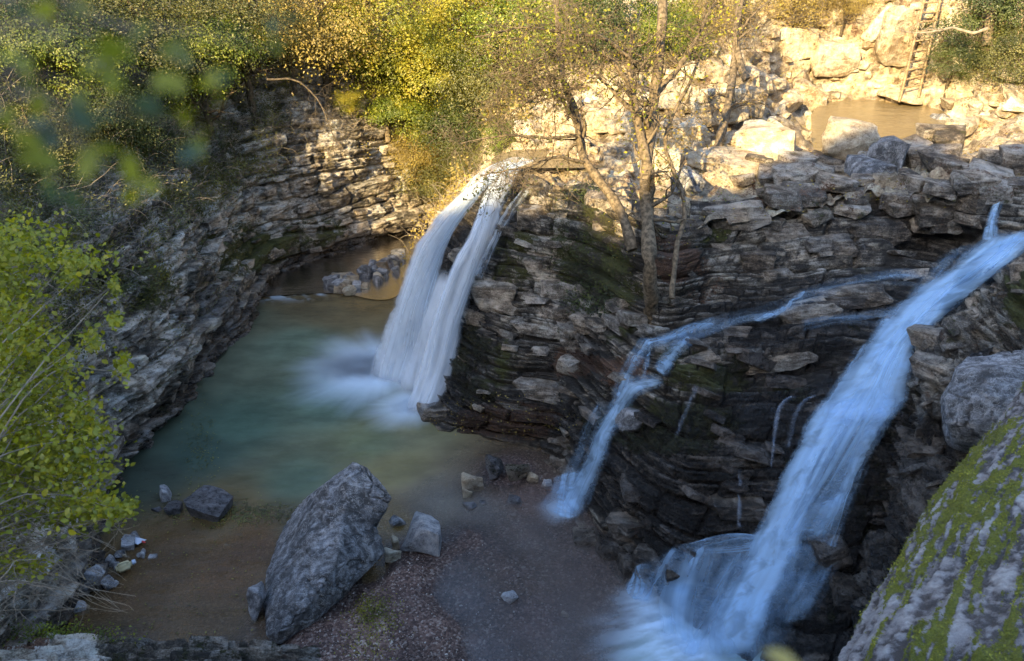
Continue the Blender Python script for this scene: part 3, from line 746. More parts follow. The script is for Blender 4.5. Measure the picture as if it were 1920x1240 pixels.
# pale slabs standing out of the face beside the tree
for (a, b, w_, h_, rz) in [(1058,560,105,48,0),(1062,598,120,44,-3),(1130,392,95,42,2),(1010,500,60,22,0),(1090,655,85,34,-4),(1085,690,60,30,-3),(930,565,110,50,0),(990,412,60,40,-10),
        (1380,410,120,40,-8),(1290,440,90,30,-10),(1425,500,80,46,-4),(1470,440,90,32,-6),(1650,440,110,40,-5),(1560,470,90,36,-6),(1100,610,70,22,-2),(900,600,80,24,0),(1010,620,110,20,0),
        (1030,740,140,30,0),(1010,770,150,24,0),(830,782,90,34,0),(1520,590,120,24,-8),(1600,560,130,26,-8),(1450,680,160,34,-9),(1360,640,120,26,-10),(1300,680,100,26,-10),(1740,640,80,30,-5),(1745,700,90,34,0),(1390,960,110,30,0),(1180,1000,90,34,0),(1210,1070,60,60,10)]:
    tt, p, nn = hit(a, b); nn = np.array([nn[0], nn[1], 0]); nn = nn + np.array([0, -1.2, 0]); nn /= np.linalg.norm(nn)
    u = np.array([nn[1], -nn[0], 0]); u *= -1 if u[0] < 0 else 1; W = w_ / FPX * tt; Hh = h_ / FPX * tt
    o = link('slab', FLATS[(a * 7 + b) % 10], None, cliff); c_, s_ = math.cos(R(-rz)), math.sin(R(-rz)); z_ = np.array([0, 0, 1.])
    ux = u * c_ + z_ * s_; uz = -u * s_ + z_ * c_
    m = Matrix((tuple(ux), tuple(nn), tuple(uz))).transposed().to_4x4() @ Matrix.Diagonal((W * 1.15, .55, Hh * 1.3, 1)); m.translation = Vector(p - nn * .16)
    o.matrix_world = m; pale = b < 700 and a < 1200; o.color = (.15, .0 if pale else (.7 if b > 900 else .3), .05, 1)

# joined smaller rubble on the terrace



def rot_scale_cloud(variants, P_, S_, seed):
    """many small stones joined in one mesh (real geometry)"""
    r = np.random.default_rng(seed); VV = []; FF = []; base_i = 0; RR = []
    vs = []
    for me in variants:
        v = np.zeros(len(me.vertices) * 3); me.vertices.foreach_get('co', v); v = v.reshape(-1, 3)
        f = np.array([list(p.vertices)[:3] for p in me.polygons]); vs.append((v, f))
    for p, s in zip(P_, S_):
        v, f = vs[int(r.integers(len(vs)))]
        a = r.uniform(0, 6.28, 3); m = np.array(Matrix.Rotation(a[0], 3, 'Z') @ Matrix.Rotation(a[1] * .2, 3, 'X'))
        VV.append((v * s) @ m.T + p); FF.append(f + base_i); base_i += len(v); RR.append(np.full(len(v), r.random()))
    return np.concatenate(VV), np.concatenate(FF), np.concatenate(RR)

# ------------------------------------------------------------------ far-bank boulders and terrace stones
def boulder(px, py, wpx, hpx, label, meshes, idx, color=(.05, 0, .1, 1), rotz=None, cat='boulder', group=None, sink=.18, at=None, dscale=.8, name='boulder', t=None, lift=0):
    if at is None: tt, p, nn = hit(px, py + hpx * .35)
    else: p = np.array(at); tt = proj(p)[2]
    if t is not None: tt = t; p = P(px, py + hpx * .35, t=t)
    W = wpx / FPX * tt; Hh = hpx / FPX * tt * 1.05
    o = link(name, meshes[idx % len(meshes)])
    o.rotation_euler = (random.uniform(-.15, .15), random.uniform(-.2, .2), random.uniform(0, 6.28) if rotz is None else rotz)
    o.scale = (W, max(W * dscale, Hh * .7), Hh); o.location = Vector(p) + Vector((0, .1 * W, Hh * (.5 - sink) + lift))
    o.color = color
    tag(o, label, cat, group); return o
BL = [  # px,py,w,h,label
 (1590,262,135,100,'big tan boulder split by the shadow line in front of the upper pool'),
 (1662,292,80,62,'dark boulder leaning right of the big tan one at the upper pool'),
 (1430,266,140,70,'wide tan boulder left of the big split boulder at the upper pool'),
 (1345,200,110,75,'white sunlit boulder behind the slim leaning trunk'),
 (1470,200,80,50,'bright white block on the left shore of the upper pool'),
 (1515,180,90,55,'white block right at the left tip of the upper pool'),
 (1398,190,70,60,'cream boulder between two white blocks left of the upper pool'),
 (1310,250,80,60,'brown boulder behind the twin trunks'),
 (1255,180,90,70,'sunlit boulder close behind the thick pale trunk'),
 (1190,230,80,50,'small cream boulder at the foot of the sunlit bank'),
 (1130,225,80,50,'sunlit pale boulder left of the twin trunks'),
 (1060,235,90,55,'cream boulder under the low hanging branches'),
 (990,245,80,50,'leftmost cream boulder on the sunlit bank'),
 (1560,105,95,70,'large white boulder high in the middle of the sunlit scree'),
 (1480,80,90,65,'angular boulder high on the scree left of the white one'),
 (1670,70,80,110,'tall pale rock standing left of the ladder'),
 (1650,40,90,80,'tall rock block at the top edge left of the ladder'),
 (1420,150,80,45,'white boulder on the lower scree above the slim trunk'),
 (1760,230,60,35,'low dark boulder at the right end of the upper pool'),
 (1632,318,90,38,'flat grey boulder lying in front of the big tan boulder'),
 (1700,180,120,40,'pale rock under the foot of the ladder'),
 (1540,235,60,40,'cream boulder touching the left side of the split boulder'),
 (1380,305,190,42,'long flat slab lit by the sun below the wide tan boulder'),
 (1230,300,90,55,'brown boulder just behind the fork of the twin trunks'),
 (1290,345,70,50,'small dark boulder below the slim trunk'),
]
for i, (a, b, w_, h_, lb) in enumerate(BL):
    dk = 'dark' in lb or 'grey' in lb
    boulder(a, b, w_, h_, lb, BOULD if not dk else GREYB, i * 5 + 1, color=(.15, 0, .15, 1), rotz=random.uniform(-.6, .6))
for i, (a, b, w_, h_, lb) in enumerate([(1752,252,70,42,'dark brown rock closing the right shore of the upper pool'),(1716,278,60,34,'brown rock at the near right shore of the upper pool'),
        (1800,232,70,34,'tan rock right of the pool where the slope begins'),(1778,262,80,40,'broad dark rock under the right shore of the upper pool'),(1690,300,70,30,'low dark rock at the near shore right of the split boulder')]):
    boulder(a, b, w_, h_, lb, BOULD if 'tan' in lb else FLATS, i * 3, color=(.3, .25, .2, 1), at=P(a, b + h_ * .4, z=5.02), rotz=.4 * i, cat='rock', name='rock', sink=.2)
# white scree rubble: individually placed smaller boulders
r = np.random.default_rng(61)
cnt = 0
for k in range(900):
    if cnt >= 270: break
    a, b = r.uniform(960, 1760), r.uniform(-20, 330)
    if b > 300 and a > 1500: continue
    if 1535 < a < 1760 and 195 < b < 290: continue
    if a < 1250 and b < 150: continue
    tt, p, nn = hit(a, b)
    if tt < 17 or tt > 36: continue
    wv = r.uniform(14, 34) * (1.5 if r.random() < .2 else 1)
    o = boulder(a, b, wv, wv * r.uniform(.5, .8), 'pale angular rock in the sunlit scree around the upper pool', BOULD, int(r.integers(12)), color=(.1, 0, .15, 1),
                cat='rock', group='rocks of the sunlit scree', name='rock')
    cnt += 1
# slabs on the shaded shelf right of the pool
cnt = 0
for k in range(300):
    if cnt >= 70: break
    a, b = r.uniform(1380, 1920), r.uniform(290, 420)
    tt, p, nn = hit(a, b)
    if tt < 13 or tt > 24: continue
    wv = r.uniform(30, 95)
    boulder(a, b, wv, wv * r.uniform(.3, .55), 'flat shaded rock on the shelf in front of the upper pool', FLATS, int(r.integers(10)), color=(.25, .1, .35, 1),
            cat='rock', group='flat rocks of the shaded shelf', rotz=r.uniform(-.5, .5), name='rock'); cnt += 1
for k in range(40):
    a, b = r.uniform(1760, 1930), r.uniform(70, 230)
    tt, p, nn = hit(a, b)
    if tt > 40: continue
    wv = r.uniform(25, 70)
    boulder(a, b, wv, wv * .5, 'tan rock on the sunlit slope right of the ladder', BOULD, int(r.integers(12)), color=(.15, 0, .3, 1), cat='rock', group='rocks of the right slope', name='rock')

# ------------------------------------------------------------------ boulders in the pool
def rockgrid(rows, N, M, amp, seed, mat, name, color, lay=6.0):
    g = patch([[P(*q[:2], **q[2]) if isinstance(q, tuple) and isinstance(q[2], dict) else (P(*q) if isinstance(q, tuple) else q) for q in r_] for r_ in rows], N, M, cr=lambda c, n: .88 * lin(c, n) + .12 * cr(c, n))
    n = normals(g); c = g.mean((0, 1)); 
    if ((g - c) * n).sum() < 0: n = -n
    X, Y, Z = g[..., 0], g[..., 1], g[..., 2]
    q = fbm(X * 1.7, Y * 1.7, Z * 1.7, 5, seed, .55); k = np.round(fbm(X * 1.0 + Z, Y * 2.6, Z * 2.0 - X, 3, seed + 2) * lay) / lay
    crk = np.exp(-(fbm(X * .8 + Y * .5, Y * .9 - X * .4, Z * 1.4, 4, seed + 5) / .014) ** 2) + .6 * np.exp(-(fbm(X * 1.9, Y * 1.9, Z * 2.5, 4, seed + 6) / .02) ** 2)
    g = g + n * (amp * (q + .8 * k) + .018 * fbm(X * 9, Y * 9, Z * 9, 4, seed + 8, .6) - .06 * crk)[..., None]
    o = link(name, mk_mesh(name, g.reshape(-1, 3), gridF(N, M)), mat); o.color = color; return o
rows = [
 [(665,885,1.7),(650,876,2.0),(660,866,2.2),(672,869,2.2),(690,878,2.15),(690,885,1.5)],
 [(610,925,.9),(565,938,1.05),(606,912,1.75),(655,905,2.0),(734,933,1.75),(715,960,.9)],
 [(580,980,.0),(533,985,.35),(580,980,1.25),(640,980,1.5),(708,988,1.15),(690,1015,.2)],
 [(560,1050,-.2),(500,1072,.15),(566,1060,.95),(630,1050,1.15),(722,1035,.62),(690,1060,-.2)],
 [(560,1110,-.3),(494,1140,.08),(548,1130,.72),(590,1120,.75),(652,1108,.38),(640,1120,-.3)],
 [(540,1170,-.3),(498,1192,.02),(522,1185,.42),(545,1178,.42),(590,1165,.2),(580,1180,-.3)],
 [(530,1200,-.3),(508,1210,-.1),(520,1208,.05),(532,1206,.05),(548,1198,-.1),(540,1200,-.3)],
]
sb = rockgrid(rows, 220, 180, .040, 301, M_slab, 'leaning_slab_boulder', (.03, .0, .0, 1))
tag(sb, 'huge pointed blue grey slab leaning in the shallows at the lower centre', 'boulder')
G = [(390,938,80,50,'blue grey boulder in dark water left of the big slab'),
     (482,1112,38,78,'smooth blue stone pressed against the left foot of the big slab'),
     (797,1000,78,70,'pointed blue boulder standing right of the big slab'),
     (744,968,38,28,'small round stone in the puddle right of the big slab'),
     (735,1035,34,30,'pale rounded stone under the right corner of the big slab'),
     (742,1010,16,34,'narrow upright pale stone between the slab and the blue boulder'),
     (885,890,44,40,'pale grey angular stone at the left of the cliff foot row'),
     (925,873,40,50,'dark green egg shaped stone in the cliff foot row'),
     (970,880,48,32,'flat pale stone right of the dark green one'),
     (880,940,30,20,'dark brown stone in wet gravel below the cliff foot'),
     (963,930,34,18,'black stone lying alone on wet gravel'),
     (905,933,22,16,'small brown stone beside the dark one on the wet gravel'),
     (876,915,20,26,'pale upright stone below the angular one'),
     (1000,888,26,24,'small pale stone at the right end of the cliff foot row'),
     (1027,898,22,20,'grey stone close to the narrow cascade'),
     (955,1115,34,16,'low flat stone on the gravel spit'),
     (1060,1140,16,10,'tiny pale stone in the shallow water of the lower centre'),
     (172,1072,50,52,'triangular grey stone on the left shore'),
     (145,1128,34,26,'small pointed grey stone at the left waterline'),
     (250,1000,46,26,'flat violet stone at the tip of the left spit'),
     (232,1030,22,20,'pale rubble stone on the left spit'),
     (268,1028,24,26,'rosy grey stone on the left spit'),
     (285,1035,18,18,'little grey stone at the outer edge of the left spit'),
     (212,1050,24,22,'brownish stone in the middle of the left spit'),
     (325,945,32,30,'drowned brown rock left of the blue grey boulder'),
     (292,948,22,18,'small rock standing in dark water near the left shore'),
     (310,915,22,40,'upright brown rock in the water near the left shore'),
     (424,1013,16,10,'tiny pale stone showing above brown water'),
     (75,1100,50,32,'grey stone low on the left shore under twigs'),
     (1185,790,66,52,'rounded block that splits the narrow cascade'),
     (1280,1260,60,30,'blue drowned stone in the foam at the bottom edge')]
for i, (a, b, w_, h_, lb) in enumerate(G):
    dk = 'dark' in lb or 'black' in lb or 'drowned' in lb
    pale = 'pale' in lb
    zz0 = .0
    if 'splits' in lb: at = None
    else:
        at = P(a, b + h_ * .45, z=.03); bb, _ = bed(np.array(at[0]), np.array(at[1])); at[2] = max(float(bb), -.12)
    boulder(a, b, w_, h_, lb, GREYB if not pale else BOULD[0::2], i * 3 + 2, color=(.5 if 'green' in lb else .02, .8 if dk else .15, .0, 1), at=at, rotz=random.uniform(-.5, .5), cat='stone' if w_ < 45 else 'boulder', sink=.12,
            name='stone' if w_ < 45 else 'boulder', dscale=.6 if 'pointed blue' in lb else .75)
for i, (a, b, w_, h_, lb) in enumerate([(1100,1018,70,36,'low dark wet rock at the left end of the ledge above the lower fan'),(1150,1040,80,44,'dark wet rock left of where the lower fan begins'),
        (1180,1075,60,60,'black wet rock standing beside the left edge of the lower fan'),(1320,1052,80,50,'dark rock showing through the veil of the lower fan'),(1268,1085,56,60,'narrow dark rock parting the strands of the lower fan'),
        (1550,1040,90,50,'wet black rock right of the lower fan'),(1600,1120,100,50,'blue black wet ledge rock low beside the blue cascade')]):
    tt, p, nn = hit(a, b)
    boulder(a, b, w_, h_, lb, FLATS, i * 3 + 1, color=(.12, .85, 0, 1), at=p - np.array([0, .05, h_ / FPX * tt * .4]), rotz=.15 * (i % 3), cat='rock', name='rock', sink=.05)
# gravel bar between the back pool and the deep pool
for k in range(46):
    f = r.random(); a = 610 + 135 * f + r.normal() * 6; b = 545 - 48 * f ** 1.3 + r.normal() * 7
    at = P(a, b, z=.05); wv = r.uniform(14, 34)
    boulder(a, b, wv, wv * .7, 'small grey stone on the bar behind the main fall', GREYB if k % 3 else BOULD[1::2], int(r.integers(20)), color=(.05, .3, 0, 1), at=at, cat='stone', group='stones of the bar behind the fall', name='stone')
# stones along left shore
for k in range(26):
    f = r.random(); a = 60 + 190 * f + r.normal() * 18; b = 1130 - 90 * f + r.normal() * 14
    at = P(a, b, z=.02); wv = r.uniform(12, 34)
    boulder(a, b, wv, wv * .7, 'grey shore stone among debris on the left bank', GREYB, int(r.integers(20)), color=(.1, .2, .1, 1), at=at, cat='stone', group='stones of the left shore', name='stone')
# big boulder at the right
rows = []
RBd = [[(1905,640),(1840,655),(1815,668),(1870,662),(1930,655),(1990,650)],
       [(1850,690),(1795,688),(1790,692),(1850,690),(1930,690),(2010,690)],
       [(1800,740),(1766,745),(1772,748),(1850,745),(1930,740),(2020,740)],
       [(1800,780),(1766,785),(1778,790),(1850,790),(1920,780),(2010,780)],
       [(1810,830),(1775,825),(1790,830),(1850,828),(1910,815),(1990,800)],
       [(1830,860),(1800,850),(1820,850),(1850,850),(1890,840),(1960,830)]]
zt = [[14.3,13.4,12.9,12.8,12.9,13.3],[13.9,13.2,12.3,12.0,12.1,12.6],[13.8,13.2,12.2,11.8,11.8,12.3],[13.8,13.2,12.2,11.9,11.8,12.3],[13.8,13.3,12.5,12.2,12.2,12.6],[13.9,13.5,13.2,12.9,12.9,13.3]]
rows = [[P(a, b, t=tq) for (a, b), tq in zip(ra, rt)] for ra, rt in zip(RBd, zt)]
bb = rockgrid(rows, 150, 150, .07, 341, M_slab, 'grey_boulder', (.0, .0, .02, 1)); tag(bb, 'massive pale blue grey boulder above the mossy slope at the right edge', 'boulder')

# near ledge at the bottom left
g = patch([[P(a, b, z=z_) for a, b, z_ in rr_] for rr_ in (
   [(-120,1196,.3),(60,1198,.35),(170,1192,.3),(230,1207,.18),(380,1204,.10),(520,1216,.12),(600,1226,.12)],
   [(-120,1215,.9),(60,1214,.85),(160,1206,.75),(240,1218,.45),(380,1216,.35),(520,1226,.3),(620,1236,.2)],
   [(-120,1260,1.2),(60,1255,1.15),(170,1250,1.05),(240,1260,.7),(380,1255,.55),(520,1260,.4),(640,1270,.2)],
   [(-120,1400,1.6),(60,1400,1.5),(170,1400,1.4),(240,1400,1.0),(380,1400,.8),(520,1400,.5),(640,1400,.2)])], 130, 330)
n = normals(g); 
if n[..., 2].mean() < 0: n = -n
U, V = arc(g); d, tone, e = strata(U, V, 131, th=(.12, .3), bw=(.5, 1.2), A=.16, step=.5)
px, py, _ = proj(g)
g = g + n * (d + .08 * fbm(g[..., 0] * 2, g[..., 1] * 2, g[..., 2] * 2, 4, 132))[..., None]
mask = np.stack([.15 + .3 * (px > 170), .1 + .5 * (px > 200), .25 + .5 * ell(px, py, 20, 1205, 90, 14), tone * .6 + .55 * (px < 180)], -1)
nl = link('shore_ledge', mk_mesh('shore_ledge', g.reshape(-1, 3), gridF(*g.shape[:2]), mask=mask.reshape(-1, 4)), M_left); tag(nl, kind='structure')

# pebbles on the gravel bank (nobody could count them)
pp = []; ss = []
for k in range(9000):
    a, b = r.uniform(560, 1230), r.uniform(880, 1330)
    p = P(a, b, z=0); bz_, _ = bed(np.array(p[0]), np.array(p[1]))
    if bz_ < -.12 or r.random() > (1.0 if bz_ > .02 else .25): continue
    p[2] = bz_ + .01; s = r.uniform(.012, .035) * (1 if r.random() < .93 else 2.2); pp.append(p); ss.append((s * 1.2, s, s * .7))
    if len(pp) > 3800: break
pebv = [hull_mesh('pebble', roundy(400 + i, 9), M_stone) for i in range(5)]
Vp, Fp, Rp = rot_scale_cloud(pebv, pp, np.array(ss), 9)
T = NT('pebbles'); at_ = T.n('Attribute', attribute_name='rnd').outputs['Fac']
T.l(T.ramp(at_, [(0, (.07, .045, .036)), (.6, (.20, .135, .11)), (.88, (.32, .27, .24)), (1, (.6, .57, .52))]), T.b.inputs['Base Color']); T.b.inputs['Roughness'].default_value = .6
pb = link('gravel', mk_mesh('gravel', Vp, Fp, smooth=False, attrs={'rnd': Rp}), T.m); tag(pb, 'reddish brown gravel spread over the bank', 'gravel', kind='stuff')

# ------------------------------------------------------------------ falling water
def fall_material(name, col=(.78, .86, .95), dens=1.0, su=14, sv=.9, seed=0, lo=.30, hi=.72, edge=.22, core=.0, end=.06, brk=.58):
    T = NT(name)
    uv = T.n('UVMap').outputs[0]; sx = T.n('SeparateXYZ'); T.l(uv, sx.inputs[0])
    mp = T.mapping(uv, (su, sv, 1)); mp.node.inputs['Location'].default_value = (seed * 3.1, seed * 1.7, 0)
    n1 = T.noise(mp, 1.0, 2.5, .5, .1)
    mp2 = T.mapping(uv, (su * 4, sv * 1.3, 1)); n2 = T.noise(mp2, 1.0, 3, .6)
    mp3 = T.mapping(uv, (3.2, 3.5, 1)); n3 = T.noise(mp3, 1.0, 3, .5)
    v = T.math('ADD', T.math('MULTIPLY', n1, .74), T.math('MULTIPLY', n2, .13)); v = T.math('ADD', v, T.math('MULTIPLY', T.math('SUBTRACT', n3, .5), .30))
    v = T.math('ADD', v, .065 + core)
    a = T.rng(v, lo, hi)
    u = T.math('ADD', sx.outputs[0], T.math('MULTIPLY', T.math('SUBTRACT', T.noise(T.mapping(uv, (1.5, 7, 1)), 1.0, 4, .6), .5), .34)); ed = T.rng(u, 0, edge); ed2 = T.rng(u, 1 - edge, 1, 1, 0)
    vv = sx.outputs[1]; e3 = T.rng(vv, 0, end); e4 = T.rng(vv, 1 - end, 1, 1, 0)
    a = T.math('MULTIPLY', a, T.math('MULTIPLY', ed, ed2)); a = T.math('MULTIPLY', a, T.math('MULTIPLY', e3, e4))
    a = T.math('MULTIPLY', a, T.rng(T.noise(T.mapping(uv, (2.2, 11 * sv, 1)), 1.0, 3, .6, .5), .34, .56, brk, 1.08 if brk < .9 else 1.0))
    a = T.math('MULTIPLY', T.math('POWER', a, .85), dens, clamp=True)
    d = T.n('BsdfDiffuse'); tr = T.n('BsdfTranslucent'); d.inputs[0].default_value = (*col, 1); tr.inputs[0].default_value = (*col, 1)
    m = T.n('MixShader'); m.inputs[0].default_value = .35; T.l(d.outputs[0], m.inputs[1]); T.l(tr.outputs[0], m.inputs[2])
    tp = T.n('BsdfTransparent'); mm = T.n('MixShader'); T.l(a, mm.inputs[0]); T.l(tp.outputs[0], mm.inputs[1]); T.l(m.outputs[0], mm.inputs[2])
    T.l(mm.outputs[0], T.out.inputs[0]); return T.m
def sheet(name, rows, mat, parent, N=120, M=40, hug=None, bulge=.12, seed=0, up=0, relief=.03):
    """rows: list of rows top->bottom, each a list of (px,py,z) left->right; hug = gap in metres to keep in front of the rock"""
    W = []
    for rw in rows:
        q = []
        for c in rw:
            if len(c) == 2 or hug is not None: q.append(P(c[0], c[1], t=hit(c[0], c[1])[0]))
            else: q.append(P(*c))
        W.append(q)
    if hug is not None:
        pxs = [[(c[0], c[1]) for c in rw] for rw in rows]
        pg = patch([[(*c, 0) for c in rw] for rw in pxs], N, M)
        tg = np.array([[hit(pg[i, j, 0], pg[i, j, 1])[0] for j in range(0, M, 2)] for i in range(0, N, 2)])
        # least depth in the neighbourhood, then smoothed
        k = 2; t2 = tg.copy()
        for di in range(-k, k + 1):
            for dj in range(-2, 3):
                t2 = np.minimum(t2, np.roll(np.roll(np.pad(tg, k, mode='edge'), di, 0), dj, 1)[k:-k, k:-k])
        for _ in range(3):
            pd = np.pad(t2, 1, mode='edge'); t2 = (pd[:-2, 1:-1] + pd[2:, 1:-1] + pd[1:-1, :-2] + pd[1:-1, 2:] + 2 * t2) / 6
        ii = np.clip(np.arange(N) / 2, 0, t2.shape[0] - 1.001); jj = np.clip(np.arange(M) / 2, 0, t2.shape[1] - 1.001)
        i0 = ii.astype(int); fi = (ii - i0)[:, None]; j0 = jj.astype(int); fj = (jj - j0)[None, :]
        tt = (t2[i0][:, j0] * (1 - fi) * (1 - fj) + t2[i0 + 1][:, j0] * fi * (1 - fj) + t2[i0][:, j0 + 1] * (1 - fi) * fj + t2[i0 + 1][:, j0 + 1] * fi * fj) - hug
        a = (pg[..., 0] - 960) / FPX; b = (620 - pg[..., 1]) / FPX
        g = np.stack([a * tt, (cT + b * sT) * tt, H + (-sT + b * cT) * tt], -1)
    else:
        g = patch(W, N, M)
    n = normals(g)
    if (n[..., 1]).mean() > 0: n = -n
    uu = np.linspace(0, 1, M)[None, :] + np.zeros((N, 1)); vv = np.linspace(1, 0, N)[:, None] + np.zeros((1, M))
    g = g + n * (bulge * np.sin(uu * math.pi) + relief * fbm(uu * 5, vv * 1.2, 0 * uu, 3, seed))[..., None]
    o = link(name, mk_mesh(name, g.reshape(-1, 3), gridF(N, M), uv=np.stack([uu, vv], -1).reshape(-1, 2)), mat, parent)
    return o
WC = (.74, .83, .92)
mf = thing('waterfall', 'tall silky main waterfall dropping into the green pool', 'waterfall', P(740, 710, 0))
def place_under(o, par): o.parent = par; o.matrix_parent_inverse = par.matrix_world.inverted()
bpy.context.view_layer.update()
A = [[(925,330,5.0),(958,315,5.08),(1020,292,5.12)],
     [(845,378,4.68),(878,363,4.8),(925,342,4.95)],
     [(782,452,3.8),(812,448,3.8),(850,440,3.7)],
     [(742,555,2.4),(775,560,2.35),(822,560,2.3)],
     [(704,650,.95),(752,660,.85),(822,660,.85)],
     [(680,712,-.02),(740,722,-.05),(815,740,-.05)]]
shrink = lambda rows, d: [[(c[0] + d, c[1]) + tuple(c[2:]) for c in rw] for rw in rows]
o = sheet('water_sheet', A, fall_material('fall water a', WC, 1.0, 5, .6, 1, .18, .58, .16, .05, .06, .88), mf, 150, 60, seed=1)
o = sheet('water_sheet', shrink(A, -3), fall_material('fall water b', WC, .65, 9, .6, 2, .34, .74, .3, .0, .06, .85), mf, 150, 60, bulge=.28, seed=2)
B = [[(925,320,5.04),(950,309,5.1),(985,300,5.12)],
     [(905,365,4.72),(925,368,4.75),(948,372,4.75)],
     [(885,425,4.25),(905,428,4.25),(932,430,4.25)],
     [(845,500,3.35),(870,505,3.35),(900,505,3.3)],
     [(812,590,2.2),(838,595,2.2),(872,595,2.15)],
     [(785,690,.95),(812,700,.9),(850,700,.9)],
     [(752,775,-.05),(785,785,-.05),(812,790,-.05)]]
o = sheet('water_sheet', B, fall_material('fall water c', WC, 1.0, 4, .6, 3, .22, .64, .20, .04, .06, .88), mf, 160, 50, seed=3)
o = sheet('water_sheet', shrink(B, 4), fall_material('fall water d', WC, .6, 7, .7, 4, .36, .76, .3, .0, .06, .85), mf, 160, 50, bulge=.25, seed=4)
C_ = [[(860,372,4.6),(880,360,4.7),(905,352,4.75)],[(835,430,4.0),(855,430,3.95),(885,430,3.9)],[(805,520,2.8),(830,520,2.75),(860,520,2.75)],[(795,600,1.7),(815,600,1.7),(840,600,1.7)]]
G_ = [[(820,500,3.0),(845,505,3.0),(870,510,3.0)],[(785,580,2.0),(815,590,2.0),(845,595,2.0)],[(760,660,.9),(795,670,.9),(830,680,.9)],[(735,735,-.05),(775,750,-.05),(815,765,-.05)]]
o = sheet('thin_veil', G_, fall_material('fall water g', WC, .95, 4, .6, 9, .18, .66, .34, .04, .14, .9), mf, 80, 40, seed=9)
# short side strand by the cliff at the lip
D_ = [[(965,400,4.1),(950,395,4.15)],[(935,415,3.9),(925,430,3.8)],[(915,470,3.2),(905,480,3.1)]]
E_ = [[(975,372),(1000,350)],[(945,398),(965,405)],[(925,440),(940,450)],[(885,520),(905,530)]]
o = sheet('side_strand', E_, fall_material('fall water e', WC, .8, 6, .8, 5, .30, .7, .3), mf, 60, 24, hug=.05, seed=5)

def strand_set(par, defs, seed0=0):
    for i, (rows, dens, su, lo, hi, hug, nm) in enumerate(defs):
        sheet(nm, rows, fall_material('cascade water %s' % nm, WC2, dens, su, 1.0, seed0 + i, lo, hi, .28 if nm in ('main_stream', 'lower_core', 'lower_fan') else .46, .04, .22 if nm == 'lower_fan' else .07, .95 if nm in ('lower_fan', 'mist_veil', 'fan_strand') else .58), par, 90, 34, hug=hug, bulge=.05, seed=seed0 + i, relief=.04 if nm in ('main_stream', 'lower_core', 'lower_fan', 'upper_veil') else .012)
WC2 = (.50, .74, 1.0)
rcas = thing('cascade', 'wide blue cascade running down the dark ledges at the right', 'waterfall', P(1300, 1200, 0))
Rm = [[(1878,430),(1900,436),(1935,430),(1975,425)],
      [(1790,500),(1820,500),(1870,490),(1915,470)],
      [(1700,565),(1730,570),(1765,570),(1810,555)],
      [(1628,650),(1660,652),(1690,650),(1722,645)],
      [(1570,730),(1610,728),(1655,720),(1698,712)],
      [(1528,785),(1570,780),(1630,772),(1690,762)],
      [(1480,870),(1520,872),(1572,870),(1628,852)],
      [(1440,950),(1478,955),(1520,955),(1580,940)],
      [(1405,1010),(1440,1020),(1480,1028),(1545,1010)]]
